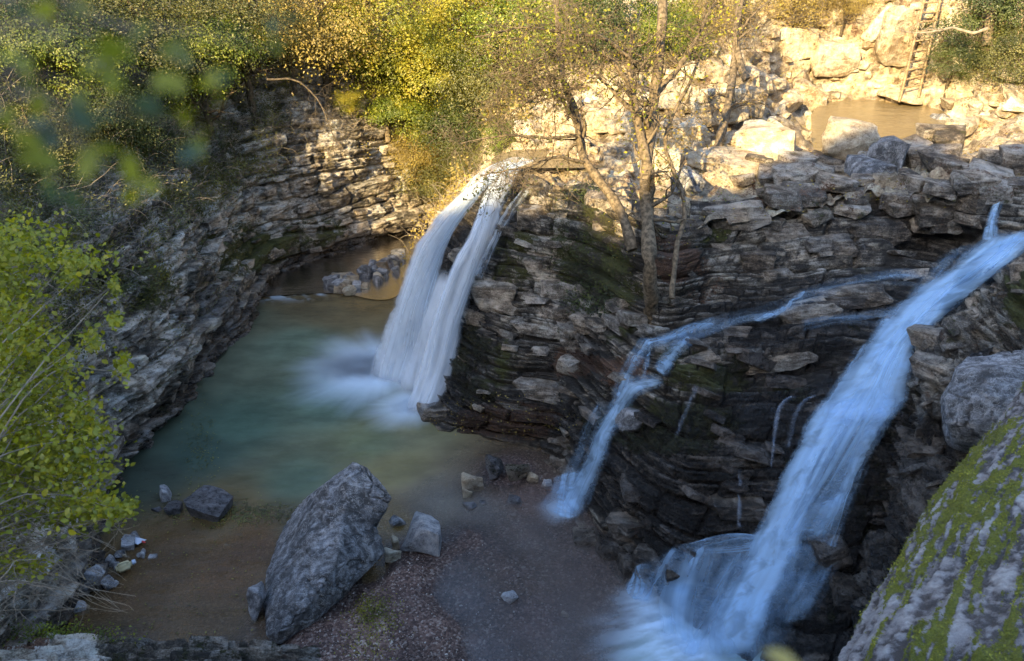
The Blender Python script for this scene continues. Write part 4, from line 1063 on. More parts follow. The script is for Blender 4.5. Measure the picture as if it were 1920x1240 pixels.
strand_set(rcas, [
  ([[(c[0] + (-16 if k == 0 else 12 if k == len(q) - 1 else 0), c[1]) for k, c in enumerate(q)] for q in Rm[:6]] + [[(1500,815),(1560,812),(1620,800),(1680,785)]], 1.0, 4.0, .16, .54, .10, 'main_stream'),
  ([[(1538,745),(1590,742),(1650,738)],[(1505,800),(1555,795),(1610,795)],[(1472,870),(1515,870),(1562,868)],[(1436,950),(1478,955),(1528,952)],[(1405,1008),(1450,1015),(1515,1010)],[(1385,1060),(1432,1062),(1495,1058)],[(1345,1130),(1395,1135),(1455,1125)],[(1300,1225),(1360,1240),(1425,1222)]], .95, 3.5, .18, .60, .12, 'lower_core'),
  ([[(1630,740),(1665,738),(1705,734)],[(1618,790),(1650,785),(1682,778)],[(1592,840),(1620,838),(1650,832)],[(1565,900),(1590,900),(1615,892)],[(1535,960),(1560,960),(1585,950)],[(1500,1010),(1525,1015),(1555,1005)]], .8, 3, .22, .68, .12, 'right_strand'),
  (Rm[4:], .45, 4, .26, .74, .14, 'thin_veil'),
  ([[(c[0] + (8 if k == 0 else -8 if k == len(q) - 1 else 0), c[1]) for k, c in enumerate(q)] for q in Rm], .7, 8, .34, .74, .22, 'upper_veil'),
  ([[(1868,362),(1880,358),(1890,360)],[(1852,400),(1862,400),(1876,402)],[(1838,450),(1850,455),(1872,455)]], 1.0, 4, .25, .65, .05, 'spout'),
  ([[(1770,470),(1800,465),(1850,450)],[(1730,510),(1760,510),(1800,500)],[(1690,560),(1720,560),(1750,555)]], .4, 5, .34, .78, .06, 'side_veil'),
  ([[(1745,505),(1735,545)],[(1690,502),(1700,538)],[(1620,512),(1630,540)],[(1520,535),(1530,568)],[(1440,568),(1455,600)],[(1370,584),(1380,614)],[(1300,605),(1310,640)],[(1215,630),(1225,665)]], .42, 3, .34, .70, .05, 'ledge_stream'),
  ([[(1690,570),(1700,600)],[(1620,580),(1640,612)],[(1550,590),(1560,612)],[(1500,596),(1500,625)]], .35, 4, .36, .72, .06, 'shelf_trickle'),
  ([[(1500,548),(1520,545)],[(1450,582),(1475,585)],[(1400,600),(1430,606)]], .6, 3, .32, .7, .06, 'shelf_trickle'),
  ([[(1190,1055),(1260,1025),(1330,1015),(1410,1005),(1480,1010),(1545,1010)],
    [(1180,1085),(1240,1070),(1320,1060),(1400,1060),(1470,1060),(1545,1055)],
    [(1170,1110),(1225,1120),(1300,1130),(1380,1130),(1440,1130),(1510,1110)],
    [(1175,1130),(1230,1165),(1290,1190),(1370,1200),(1430,1200),(1490,1170)],
    [(1190,1155),(1240,1205),(1290,1245),(1370,1260),(1440,1260),(1500,1220)]], .55, 9, .34, .80, .08, 'lower_fan'),
  ([[(1240,1030),(1330,1008),(1430,1000),(1550,1008)],[(1235,1058),(1330,1040),(1430,1032),(1550,1032)]], .6, 3, .22, .76, .06, 'lip_water'),
  ([[(1250,1035),(1285,1025)],[(1215,1080),(1250,1080)],[(1185,1125),(1225,1135)]], .5, 4, .28, .74, .07, 'fan_strand'),
  ([[(1300,1025),(1335,1018)],[(1265,1090),(1305,1095)],[(1240,1170),(1290,1185)]], .65, 4, .28, .74, .07, 'fan_strand'),
  ([[(1370,1030),(1420,1022)],[(1330,1090),(1390,1090)],[(1290,1160),(1350,1165)],[(1250,1225),(1320,1240)]], .6, 3, .26, .78, .09, 'fan_strand'),
  ([[(1440,1020),(1560,1020)],[(1430,1060),(1570,1050)],[(1420,1120),(1560,1100)],[(1410,1180),(1530,1160)]], .5, 4, .32, .82, .12, 'mist_veil'),
  ([[(1560,930),(1600,925)],[(1500,960),(1600,950)],[(1470,1000),(1560,1000)]], .6, 4, .26, .72, .08, 'side_spill'),
  ([[(1640,640),(1600,650)],[(1590,720),(1560,735)],[(1540,790),(1510,800)]], .45, 4, .3, .75, .06, 'side_veil'),
  ([[(1560,770),(1690,762)],[(1545,800),(1690,778)],[(1530,830),(1650,810)]], .6, 5, .28, .72, .16, 'step_water'),
  ([[(1640,600),(1700,590)],[(1625,640),(1690,640)],[(1615,690),(1680,690)]], .6, 4, .28, .72, .14, 'step_water'),
  ([[(1180,1095),(1190,1060),(1215,1040)],[(1165,1110),(1190,1095),(1230,1085)],[(1150,1118),(1185,1125),(1220,1130)]], .7, 8, .3, .7, .10, 'side_spill'),
  ([[(1570,900),(1600,880),(1640,860)],[(1520,1000),(1560,1000),(1590,980)],[(1480,1080),(1530,1080),(1580,1050)],[(1440,1160),(1480,1160),(1540,1140)]], .4, 9, .40, .76, .15, 'mist_veil'),
], 20)
ncas = thing('cascade', 'narrow stepped cascade in the middle of the dark cliff', 'waterfall', P(1060, 960, 0))
strand_set(ncas, [
  ([[(1340,592),(1345,615)],[(1290,606),(1300,630)],[(1240,628),(1250,648)],[(1205,634),(1215,660)]], .6, 4, .28, .72, .05, 'top_run'),
  ([[(1200,630),(1232,642)],[(1176,665),(1212,674)],[(1158,700),(1194,708)],[(1142,745),(1178,752)]], .6, 4, .30, .7, .06, 'upper_thread'),
  ([[(1278,622),(1308,642)],[(1243,658),(1275,672)],[(1220,688),(1252,712)]], .6, 4, .28, .68, .06, 'upper_thread'),
  ([[(1215,648),(1228,652)],[(1204,690),(1218,695)],[(1200,725),(1212,728)]], .4, 4, .34, .72, .06, 'upper_thread'),
  ([[(1242,700),(1248,724)],[(1178,706),(1206,742)],[(1150,742),(1186,764)],[(1130,775),(1172,794)],[(1110,810),(1152,828)],[(1092,860),(1138,872)],[(1066,905),(1118,918)],[(1035,950),(1098,976)]], .85, 5, .24, .70, .08, 'middle_run'),
  ([[(1115,755),(1150,752)],[(1095,790),(1125,795)],[(1075,840),(1105,845)],[(1050,890),(1085,895)],[(1020,930),(1060,945)]], .35, 6, .36, .74, .10, 'faint_veil'),
  ([[(1035,895),(1075,885),(1112,880)],[(1020,925),(1065,930),(1105,925)],[(1010,950),(1060,975),(1095,965)]], .8, 8, .30, .7, .08, 'foot_fan'),
], 60)
tcas = thing('trickle', 'thin water threads seeping over the dark rock left of the blue cascade', 'water', P(1380, 990, .5))
WC2 = (.50, .60, .75)
strand_set(tcas, [
  ([[(1480,742),(1500,742)],[(1458,765),(1468,768)],[(1445,830),(1455,832)],[(1440,880),(1448,882)]], .35, 3, .3, .7, .05, 'thread'),
  ([[(1386,880),(1392,880)],[(1382,930),(1390,932)],[(1380,990),(1390,992)]], .4, 2, .3, .7, .05, 'thread'),
  ([[(1520,740),(1540,735)],[(1488,770),(1500,772)],[(1470,840),(1482,842)]], .3, 3, .3, .7, .05, 'thread'),
  ([[(1300,720),(1315,724)],[(1285,760),(1297,762)],[(1262,820),(1272,822)]], .2, 3, .3, .7, .05, 'thread'),
], 80)
for par in (mf, rcas, ncas, tcas):
    for c in par.children: c.matrix_parent_inverse = Matrix.Translation(-Vector(par.location))

# ------------------------------------------------------------------ plants
def leaf_quads(C, size, seed, up=.3, fold=True, aspect=.62, out=None):
    """each leaf a two-triangle kite; returns V,F,rnd"""
    r = np.random.default_rng(seed); n_ = len(C)
    nrm = r.normal(size=(n_, 3)) * (1 if out is None else .32)
    if out is not None: nrm = nrm + out / (np.linalg.norm(out, axis=1)[:, None] + 1e-6) * 1.2
    nrm[:, 2] += up * (2.5 if out is None else 1.6); nrm /= np.linalg.norm(nrm, axis=1)[:, None]
    a = r.normal(size=(n_, 3)); a[:, 2] -= .3; a -= nrm * (a * nrm).sum(1)[:, None]; a /= np.linalg.norm(a, axis=1)[:, None]
    b = np.cross(nrm, a); s = (size * r.uniform(.6, 1.25, n_))[:, None]
    V = np.stack([C - a * s * .5, C + b * s * aspect * .5 - a * s * .05 + nrm * s * .1, C + a * s * .5, C - b * s * aspect * .5 - a * s * .05 + nrm * s * .1], 1).reshape(-1, 3)
    i = np.arange(n_)[:, None] * 4
    F = np.concatenate([i + [0, 1, 2], i + [0, 2, 3]], 0)
    rnd = np.repeat(np.clip(r.random(n_), 0, 1), 4)
    return V, F, rnd
def crown_pts(n_, seed, clumps=26, flat=.75, spread=.22):
    """clumpy crown in a unit box (radius about 1)"""
    r = np.random.default_rng(seed)
    c = r.normal(size=(clumps, 3)); c /= np.linalg.norm(c, axis=1)[:, None]; c *= r.uniform(.25, .95, (clumps, 1)) ** .6
    c[:, 2] *= flat
    k = r.integers(0, clumps, n_); rad = r.uniform(.7, 1.5, clumps)[k] * spread
    p = c[k] + r.normal(size=(n_, 3)) * rad[:, None] * np.array([1, 1, .55])
    return p, c, p - c[k] * .75
def tubes(lines, nseg=6):
    """lines: list of (pts Nx3, radii N)"""
    VV = []; FF = []; b0 = 0
    for pts, rad in lines:
        pts = np.asarray(pts, float); k = len(pts)
        if k < 2: continue
        tg = np.gradient(pts, axis=0); tg /= np.linalg.norm(tg, axis=1)[:, None] + 1e-9
        ref = np.where(np.abs(tg[:, 2:3]) < .9, np.array([[0, 0, 1.]]), np.array([[1., 0, 0]]))
        a = np.cross(tg, ref); a /= np.linalg.norm(a, axis=1)[:, None]; b = np.cross(tg, a)
        an = np.arange(nseg) / nseg * 2 * math.pi
        ring = pts[:, None] + (a[:, None] * np.cos(an)[None, :, None] + b[:, None] * np.sin(an)[None, :, None]) * np.asarray(rad)[:, None, None]
        VV.append(ring.reshape(-1, 3))
        i = np.arange((k - 1) * nseg); r_ = i // nseg; c_ = i % nseg; n2 = (c_ + 1) % nseg
        FF.append(np.stack([r_ * nseg + c_, r_ * nseg + n2, (r_ + 1) * nseg + n2, (r_ + 1) * nseg + c_], 1) + b0); b0 += k * nseg
    return np.concatenate(VV), np.concatenate(FF)
def wob(pts, n_, amp, seed):
    q = cr(np.array(pts, float), n_); r = np.random.default_rng(seed)
    nzv = np.cumsum(r.normal(size=(n_, 3)), 0); nzv -= np.linspace(0, 1, n_)[:, None] * nzv[-1]
    return q + nzv * amp
def grow(parent_pts, parent_rad, n_, length, seed, ratio=.55, droop=.0, level=1, spread=1.0, lo=.25, seg=9):
    """side branches from a line; returns list of (pts,rad)"""
    r = np.random.default_rng(seed); out = []; k = len(parent_pts)
    for i in range(n_):
        s = int(r.uniform(lo, .98) * (k - 1)); p = parent_pts[s]; tg = parent_pts[min(s + 1, k - 1)] - parent_pts[max(s - 1, 0)]; tg /= np.linalg.norm(tg) + 1e-9
        d = r.normal(size=3); d -= tg * d.dot(tg) * .5; d /= np.linalg.norm(d); d = tg * .6 + d * spread; d /= np.linalg.norm(d)
        L = length * r.uniform(.5, 1.2) * (1 - .4 * s / k); pts = [p]; dd = d.copy()
        for j in range(seg):
            dd = dd + r.normal(size=3) * .22 + np.array([0, 0, -droop]); dd /= np.linalg.norm(dd); pts.append(pts[-1] + dd * L / seg)
        r0 = parent_rad[s] * ratio; out.append((np.array(pts), np.linspace(r0, max(r0 * .2, .002), seg + 1)))
    return out

# crown meshes shared among trees (unit size)
def crown_mesh(name, n_, seed, mat, size=.055, clumps=26, flat=.8, spread=.17, up=.3):
    p, c, ou = crown_pts(n_, seed, clumps, flat, spread); V, F, rn = leaf_quads(p, size, seed, up, out=ou)
    me = mk_mesh(name, V, F, smooth=False, attrs={'rnd': rn}); me.materials.append(mat); return me
def trunk_mesh(seed, mat):
    r = np.random.default_rng(seed)
    base_l = wob([(0, 0, -1.6), (.05, 0, -.8), (0, .05, 0), (.05, 0, .6)], 14, .015, seed); rad = np.linspace(.07, .02, 14)
    L1 = [(base_l, rad)] + grow(base_l, rad, 9, .9, seed + 1, .6, -.03)
    L2 = []
    for l in L1[1:]: L2 += grow(l[0], l[1], 3, .4, seed + int(l[0][0, 2] * 50) + 90, .6, 0, seg=5)
    V, F = tubes(L1 + L2, 5); me = mk_mesh('trunk', V, F); me.materials.append(mat); return me
CR = {'yel': [crown_mesh('crown', 17000, 600 + i, M_lyel, .040, 46) for i in range(3)],
      'grn': [crown_mesh('crown', 15000, 610 + i, M_lgrn, .040, 46) for i in range(2)],
      'drk': [crown_mesh('crown', 15000, 620 + i, M_ldrk, .040, 46) for i in range(2)],
      'brn': [crown_mesh('crown', 11000, 630 + i, M_lbrn, .040, 46, spread=.28) for i in range(2)],
      'olv': [crown_mesh('crown', 14000, 640 + i, M_lolv, .040, 46, spread=.26) for i in range(2)]}
TR = [trunk_mesh(650 + i, M_barkd) for i in range(3)]
TREES = [ # px, py (crown centre), radius px, kind, label
 (700,60,120,'yel','yellow green tree at the top left of centre beyond the sunlit rock'),
 (800,150,110,'yel','bright yellow green tree directly above the green pool bank'),
 (870,40,120,'yel','yellow tree at the top between the brown thicket and the pale trunk'),
 (930,150,100,'olv','olive bush behind the hanging bare branches'),
 (1000,60,120,'grn','green tree behind the top of the bare tree'),
 (1150,50,110,'drk','dark green tree between the bare trunks at the top'),
 (1255,60,80,'grn','green tree right behind the thick pale trunk'),
 (760,220,70,'grn','low green bush above the back pool'),
 (870,240,80,'drk','dark bush left of the lip of the main waterfall'),
 (950,260,50,'grn','small green bush beside the lip of the main waterfall'),
 (600,30,120,'brn','golden brown thicket at the top left of centre'),
 (540,70,70,'brn','golden shrub at the top of the sunlit rock face'),
 (450,50,110,'olv','olive tree at the top of the left slope'),
 (370,110,110,'grn','green tree hanging over the left slope'),
 (260,60,120,'olv','dusky olive tree high on the left slope'),
 (120,110,120,'grn','green tree in the top left corner'),
 (40,40,100,'drk','dark tree at the far top left corner'),
 (200,200,90,'drk','dark ivy covered tree on the left slope'),
 (290,250,60,'drk','dark shrub above the left cliff'),
 (60,260,100,'olv','olive shrub on the left edge above the cliff'),
 (715,140,60,'yel','small yellow tree in front of the brown trunks'),
 (1350,10,70,'brn','golden bush at the top behind the slim trunk'),
 (1490,-5,70,'brn','golden bush above the white scree'),
 (1590,-10,50,'brn','golden bush at the top left of the tall rocks'),
 (1840,40,90,'drk','dark bush at the top right beside the ladder'),
 (1900,110,70,'olv','olive bush on the right edge above the slope'),
 (1790,110,50,'drk','dark ivy bush right of the ladder'),
 (820,330,60,'olv','dry bush left of the waterfall lip'),
 (780,290,50,'brn','brown bramble on the rock left of the waterfall'),
 (880,300,55,'olv','tangled bush overhanging the left edge of the waterfall lip'),
 (655,185,32,'yel','small yellow shrub at the edge of the sunlit cliff'),
]
for i, (a, b, rp, kd, lb) in enumerate(TREES):
    tt, p, nn = hit(a, b)
    tt = min(tt, 40) - rp / FPX * min(tt, 40) * .7; c = P(a, b, t=tt); s = rp / FPX * tt * 1.05
    t_ = thing('bush' if 'bush' in lb or 'shrub' in lb or 'thicket' in lb or 'bramble' in lb else 'tree', lb, 'bush' if rp < 80 else 'tree', c)
    t_.rotation_euler = (0, 0, random.uniform(0, 6.28)); t_.scale = (s * random.uniform(.9, 1.15), s, s * random.uniform(.85, 1.1))
    o = link('crown', CR[kd][i % len(CR[kd])], None, t_); link('trunk', TR[i % 3], None, t_)
    if i % 2: o.rotation_euler = (0, 0, 2.1)

# undergrowth: leaf cover and dry stems over the slopes
def cover(name, grid, region, n_, size, mat, seed, h=(.05, .5), up=.4, label=None, cat=None):
    r = np.random.default_rng(seed); N, M = grid.shape[:2]
    i = r.integers(0, N, n_ * 6); j = r.integers(0, M, n_ * 6); p = grid[i, j]; x, y, t = proj(p)
    cl_ = fbm(p[:, 0] * .8, p[:, 1] * .8, p[:, 2] * .8, 3, seed)
    ok = region(x, y, p) & (cl_ + r.normal(size=len(p)) * .25 > -.05); p = p[ok][:n_]
    hh = r.uniform(h[0], h[1], len(p)) * (1 + fbm(p[:, 0] * 1.4, p[:, 1] * 1.4, p[:, 2], 2, seed + 5))
    p = p + r.normal(size=p.shape) * .12; p[:, 2] += hh
    cl_o = np.stack([fbm(p[:, 0] * 1.5, p[:, 1] * 1.5, p[:, 2] * 1.5, 2, seed + 31 + q) for q in range(3)], 1) * 1.6 + np.array([0, -.5, .5])
    V, F, rn = leaf_quads(p, size, seed, up, out=cl_o); o = link(name, mk_mesh(name, V, F, smooth=False, attrs={'rnd': rn}), mat)
    tag(o, label, cat, kind='stuff'); return o
inview = lambda x, y: (x > -80) & (x < 2000) & (y > -60) & (y < 1240)
cover('undergrowth', gridS, lambda x, y, p: inview(x, y) & (x < 560), 60000, .10, M_lolv, 701, (.05, 1.0), label='olive undergrowth covering the left slope', cat='undergrowth')
cover('ivy', gridS, lambda x, y, p: inview(x, y) & (x < 480), 40000, .09, M_ldrk, 702, (.05, .7), label='dark ivy and leaves on the left slope', cat='ivy')
cover('undergrowth', gridS, lambda x, y, p: inview(x, y) & (x >= 440) & ((ell(x, y, 640, 270, 130, 130, 30) < .3) | (p[:, 0] % .9 < .12)), 45000, .11, M_lyel, 703, (.05, 1.2), label='yellow undergrowth on the back slope', cat='undergrowth')
cover('undergrowth', gridT, lambda x, y, p: inview(x, y) & ((p[:, 2] > 9.0) | (x < 1000)) & ~((x > 880) & (y > 270)) & ((x < 1200) | (y < 25) | (x > 1790)), 32000, .10, M_lbrn, 704, (.05, 1.0), label='golden brown undergrowth above the scree', cat='undergrowth')
cover('fallen_leaves', gridT, lambda x, y, p: inview(x, y) & (p[:, 2] < 9) & (x > 1045), 9000, .07, M_lbrn, 705, (0, .05), 1.5, label='fallen leaves lying between the rocks of the terrace', cat='leaves')
cover('ivy', gridR, lambda x, y, p: (ell(x, y, 1105, 480, 85, 130, -8) > .25), 22000, .045, M_ldrk, 706, (0, .15), .2, label='dark ivy draped down the cliff beside the tree', cat='ivy')
cover('moss_plants', gridR, lambda x, y, p: (ell(x, y, 1335, 430, 35, 30) + ell(x, y, 1410, 350, 35, 30) + ell(x, y, 1620, 350, 40, 22) + ell(x, y, 1350, 380, 40, 22) > .35), 5000, .05, M_lgrn, 707, (0, .18), .4, label='small green plants tucked on the upper ledges', cat='plants')
cover('fallen_leaves', gridR, lambda x, y, p: (ell(x, y, 950, 790, 150, 50) + ell(x, y, 1230, 450, 90, 60) + ell(x, y, 1500, 360, 150, 45) > .3), 2600, .05, M_lbrn, 708, (0, .03), 1.5, label='brown fallen leaves caught on the cliff ledges', cat='leaves')
cover('moss_plants', gridL, lambda x, y, p: (x < 700) & (p[:, 2] > 1.0) , 16000, .05, M_lolv, 709, (0, .10), .4, label='small plants and moss growing in the left wall', cat='plants')

r = np.random.default_rng(720); mi, mj = np.nonzero(mossW > .35); kk = r.integers(0, len(mi), 60000); pm = gridW[mi[kk], mj[kk]]; xm, ym, _ = proj(pm)
pm = pm[inview(xm, ym)][:42000]; V, F, rn = leaf_quads(pm + r.normal(size=pm.shape) * .006 + np.array([0, 0, .006]), .020, 721, .8, aspect=.5)
M_moss = leaf_material('moss tufts', [(.1, (.09, .10, .008)), (.5, (.24, .26, .02)), (.9, (.42, .42, .04))], .3, 5)
tag(link('moss', mk_mesh('moss', V, F, smooth=False, attrs={'rnd': rn}), M_moss), 'yellow green moss tufts growing in streaks on the near rock slope', 'moss', kind='stuff')
cover('overhanging_growth', gridL, lambda x, y, p: inview(x, y) & (x < 540) & (p[:, 2] > np.where(x < 330, 2.3, 2.9)), 80000, .065, M_lolv, 730, (.0, .55), .4, label='olive growth spilling over the top of the left wall', cat='undergrowth')
cover('overhanging_growth', gridL, lambda x, y, p: inview(x, y) & (x > 480) & (x < 900) & (p[:, 2] > 2.2) & (p[:, 0] % 1.1 < .5), 9000, .06, M_lbrn, 731, (.0, .35), .4, label='dry yellow growth in patches on the sunlit back wall', cat='undergrowth')
def stems(name, grid, region, n_, L, rad, mat, seed, label, cat='stems', droop=.06):
    r = np.random.default_rng(seed); N, M = grid.shape[:2]; lines = []
    i = r.integers(0, N, n_ * 8); j = r.integers(0, M, n_ * 8); p = grid[i, j]; x, y, t = proj(p); p = p[region(x, y, p)][:n_]
    for q in p:
        d = r.normal(size=3); d[2] = abs(d[2]) + .6; d /= np.linalg.norm(d); pts = [q]
        for k in range(7): d = d + r.normal(size=3) * .18 + np.array([0, 0, -droop]); d /= np.linalg.norm(d); pts.append(pts[-1] + d * L * r.uniform(.6, 1.3) / 7)
        lines.append((np.array(pts), np.linspace(rad, rad * .25, 8)))
    V, F = tubes(lines, 3); o = link(name, mk_mesh(name, V, F), mat); tag(o, label, cat, kind='stuff'); return o
stems('dry_stems', gridS, lambda x, y, p: inview(x, y) & (x < 560), 1500, 1.5, .012, M_twig, 711, 'dry grey brown stems tangled on the left slope')
stems('dry_stems', gridS, lambda x, y, p: inview(x, y) & (x >= 500) & (ell(x, y, 640, 270, 120, 120, 30) < .5), 900, 1.6, .014, M_twig, 712, 'pale dry stems on the back slope')
stems('dry_stems', gridT, lambda x, y, p: inview(x, y) & ((p[:, 2] > 7.8) | (x < 880)), 900, 1.3, .013, M_twig, 713, 'dry stems above the sunlit scree')

# ------------------------------------------------------------------ bare trees on the cliff edge
def bare_tree(name, label, lines, seed, mat, twig=34, leaves=0, leafmat=None, cat='tree', trad=.01):
    """lines: list of (list of (px,py,t), r0, r1, part name)"""
    root = thing(name, label, cat, P(*lines[0][0][0][:2], t=lines[0][0][0][2])); off_ = np.array(root.location)
    tw = []; ends = []
    for i, (pts, r0, r1, nm) in enumerate(lines):
        q = wob([P(a, b, t=t) for a, b, t in pts], 26, .012, seed + i) ; rad = np.linspace(r0, r1, 26) * (1 + .12 * np.sin(np.arange(26) * 1.7 + i))
        V, F = tubes([(q - off_, rad)], 9); link(nm, mk_mesh(nm, V, F), mat, root)
        b1 = grow(q, rad, twig // 4 if nm == 'trunk' else twig // 2, 1.3, seed + 50 + i, .42, .03, lo=.35)
        b2 = []
        for k, l in enumerate(b1): b2 += grow(l[0], l[1], 5, .7, seed + 100 + i * 31 + k, .55, .02, seg=7)
        b3 = []
        for k, l in enumerate(b2): b3 += grow(l[0], l[1], 3, .35, seed + 300 + i * 131 + k, .6, .02, seg=5)
        for l in b1 + b2 + b3: tw.append((l[0] - off_, np.maximum(l[1], .0032)))
        ends += [l[0][-1] for l in b3] + [l[0][3] for l in b3] + [l[0][-1] for l in b2]
    V, F = tubes(tw, 4); o = link('twigs', mk_mesh('twigs', V, F), mat, root); o['kind'] = 'stuff'
    if leaves:
        r = np.random.default_rng(seed + 7); e_ = np.array(ends); c = e_[r.integers(0, len(e_), leaves)] + r.normal(size=(leaves, 3)) * .12
        V, F, rn = leaf_quads(c - off_, .075, seed, .2); o = link('leaves', mk_mesh('leaves', V, F, smooth=False, attrs={'rnd': rn}), leafmat, root); o['kind'] = 'stuff'
    return root
bare_tree('plane_tree', 'tall bare tree with thick pale trunk rising from the cliff face', [
  ([(1230,640,hit(1230,640)[0] + .35),(1222,590,hit(1222,590)[0] - .02),(1218,500,min(15.6, hit(1218,500)[0] - .1)),(1212,400,16.0),(1210,300,16.4),(1222,200,16.7),(1238,90,17.0),(1245,-40,17.3)], .165, .095, 'trunk'),
  ([(1213,350,16.2),(1212,300,16.3),(1190,200,16.5),(1176,120,16.6),(1185,60,16.7)], .12, .05, 'branch'),
  ([(1180,110,16.6),(1130,70,16.3),(1060,60,16.0),(980,50,15.8),(890,70,15.6)], .05, .012, 'branch'),
  ([(1228,180,16.8),(1270,130,16.9),(1310,70,17.1),(1350,-20,17.3)], .07, .03, 'branch'),
  ([(1185,170,16.5),(1140,110,16.2),(1100,90,16.0),(1010,110,15.7),(940,140,15.5)], .05, .012, 'branch'),
  ([(1190,210,16.5),(1130,150,16.2),(1090,110,16.0),(1060,20,16.0)], .04, .014, 'branch')], 800, M_bark, 52, 2200, M_lyel)
bare_tree('leaning_tree', 'dark leaning tree left of the thick pale trunk', [
  ([(1185,470,15.9),(1165,400,16.1),(1130,345,16.4),(1098,300,16.7),(1080,220,17.1),(1055,150,17.4),(1045,40,17.8),(1040,-40,18)], .11, .06, 'trunk'),
  ([(1080,230,17.0),(1050,190,16.6),(1010,180,16.2),(960,210,15.9)], .05, .012, 'branch'),
  ([(1075,210,17.1),(1060,160,16.8),(1040,145,16.6),(1000,150,16.2),(950,180,15.8)], .045, .012, 'branch'),
  ([(1098,305,16.7),(1040,290,16.3),(980,310,16.0),(900,330,15.8)], .04, .010, 'branch'),
  ([(1090,260,16.9),(1020,260,16.4),(940,255,16.1),(860,270,15.9)], .04, .010, 'branch')], 830, M_bark, 46, 1000, M_lolv)
bare_tree('slim_tree', 'slim bare tree leaning right among the sunlit boulders', [
  ([(1340,290,20.5),(1352,230,20.8),(1368,160,21.2),(1380,80,21.6),(1390,-40,22)], .12, .08, 'trunk'),
  ([(1400,150,21.2),(1388,100,21.4),(1385,40,21.6),(1400,-30,22)], .11, .06, 'branch'),
  ([(1383,60,21.7),(1420,20,21.8),(1470,-20,22)], .04, .015, 'branch')], 850, M_bark, 22, 300, M_lbrn)
bare_tree('slim_tree', 'crooked slim tree growing right beside the thick pale trunk', [
  ([(1262,560,15.5),(1268,470,15.8),(1285,380,16.2),(1250,260,16.8),(1290,160,17.4),(1320,90,18)], .055, .03, 'trunk')], 860, M_bark, 24, 260, M_lbrn)
bare_tree('slim_tree', 'thin dark trunk standing above the back pool', [
  ([(728,270,29),(722,200,29.3),(712,130,29.7),(700,60,30)], .10, .05, 'trunk')], 870, M_bark, 14, 0)
bare_tree('dead_branch', 'crooked pale dead branch reaching across the ladder', [
  ([(1850,55,24),(1822,62,24),(1790,50,24),(1760,55,24),(1720,62,24),(1690,58,24)], .05, .012, 'branch')], 880, M_twig, 14, 0, cat='branch')
bare_tree('slim_tree', 'trunk among dark bushes in the top right corner', [
  ([(1850,90,25),(1856,40,25.2),(1862,-40,25.5)], .16, .12, 'trunk')], 885, M_bark, 10, 200, M_ldrk)
bare_tree('dead_branch', 'dark crooked branch hanging before the sunlit cliff face', [
  ([(500,150,22),(550,150,22),(590,180,22),(620,240,22),(632,270,22)], .03, .010, 'branch')], 890, M_barkd, 20, 0, cat='branch')

# ------------------------------------------------------------------ ladder
lad = thing('ladder', 'old wooden ladder standing against the rock at the top right', 'ladder', P(1712, 190, t=27.0))
def bar(a, b, w_, name, mat, par):
    q = wob([a, (a + b) / 2, b], 6, .004, int(a[0] * 100)); V, F = tubes([(q - np.array(par.location), np.full(6, w_))], 6); return link(name, mk_mesh(name, V, F), mat, par)
Lb, Lt = P(1686, 192, t=26.6), P(1741, -30, t=26.0); Rb, Rt = P(1722, 182, t=26.6), P(1770, -30, t=26.0)
bar(Lb, Lt, .045, 'rail', M_wood, lad); bar(Rb, Rt, .045, 'rail', M_wood, lad)
for py_ in (5, 23, 41, 59, 77, 97, 115, 131, 149, 166):
    f = (192 - py_) / 222; a = Lb + (Lt - Lb) * f; b = Rb + (Rt - Rb) * f; e_ = (b - a) * .12; bar(a - e_, b + e_, .032, 'rung', M_wood, lad)

# ------------------------------------------------------------------ litter on the left shore
def jug():
    c = P(234, 1062, z=.12); rt = thing('plastic_jug', 'empty yellowish plastic jug lying at the left waterline', 'jug', c)
    bm = bmesh.new(); bmesh.ops.create_cube(bm, size=1)
    for v in bm.verts: v.co = Vector((v.co.x * .30, v.co.y * .18, v.co.z * .18)) * (1 if v.co.x < 0 else .86)
    bmesh.ops.bevel(bm, geom=list(bm.edges), offset=.045, segments=3, affect='EDGES')
    me = bpy.data.meshes.new('body'); bm.to_mesh(me); bm.free(); me.polygons.foreach_set('use_smooth', np.full(len(me.polygons), True))
    link('body', me, simple('cream plastic', (.55, .50, .30), .4), rt)
    bm = bmesh.new(); bmesh.ops.create_cone(bm, segments=12, radius1=.045, radius2=.04, depth=.06, cap_ends=True, matrix=Matrix.Translation((.17, 0, .03)) @ Matrix.Rotation(R(90), 4, 'Y'))
    me = bpy.data.meshes.new('cap'); bm.to_mesh(me); bm.free(); link('cap', me, simple('pale blue plastic', (.45, .55, .70), .4), rt)
    V, F = tubes([(cr(np.array([(-.10, 0, .085), (-.06, 0, .14), (.04, 0, .14), (.09, 0, .075)]), 10), np.full(10, .014))], 6)
    link('handle', mk_mesh('handle', V, F), simple('cream plastic handle', (.55, .50, .30), .4), rt)
    rt.rotation_euler = (R(20), R(-6), R(28)); return rt
jug()
def crumple(px, py, w_, col, label, name, cat, seed):
    c = P(px, py, z=.08); pts = np.random.default_rng(seed).normal(size=(14, 3)) * .5
    me = hull_mesh(name, pts * np.array([1, .7, .45]), simple(name + ' skin', col, .45), sub=2, amp=.12, seed=seed)
    o = link(name, me, loc=c); s = w_ / FPX * proj(c)[2] * .55; o.scale = (s, s, s); tag(o, label, cat)
crumple(247, 1012, 32, (.50, .56, .66), 'crumpled pale blue plastic sheet on the left spit', 'plastic_sheet', 'litter', 3)
crumple(268, 1016, 12, (.55, .06, .06), 'small red scrap of litter beside the pale sheet', 'litter_scrap', 'litter', 4)
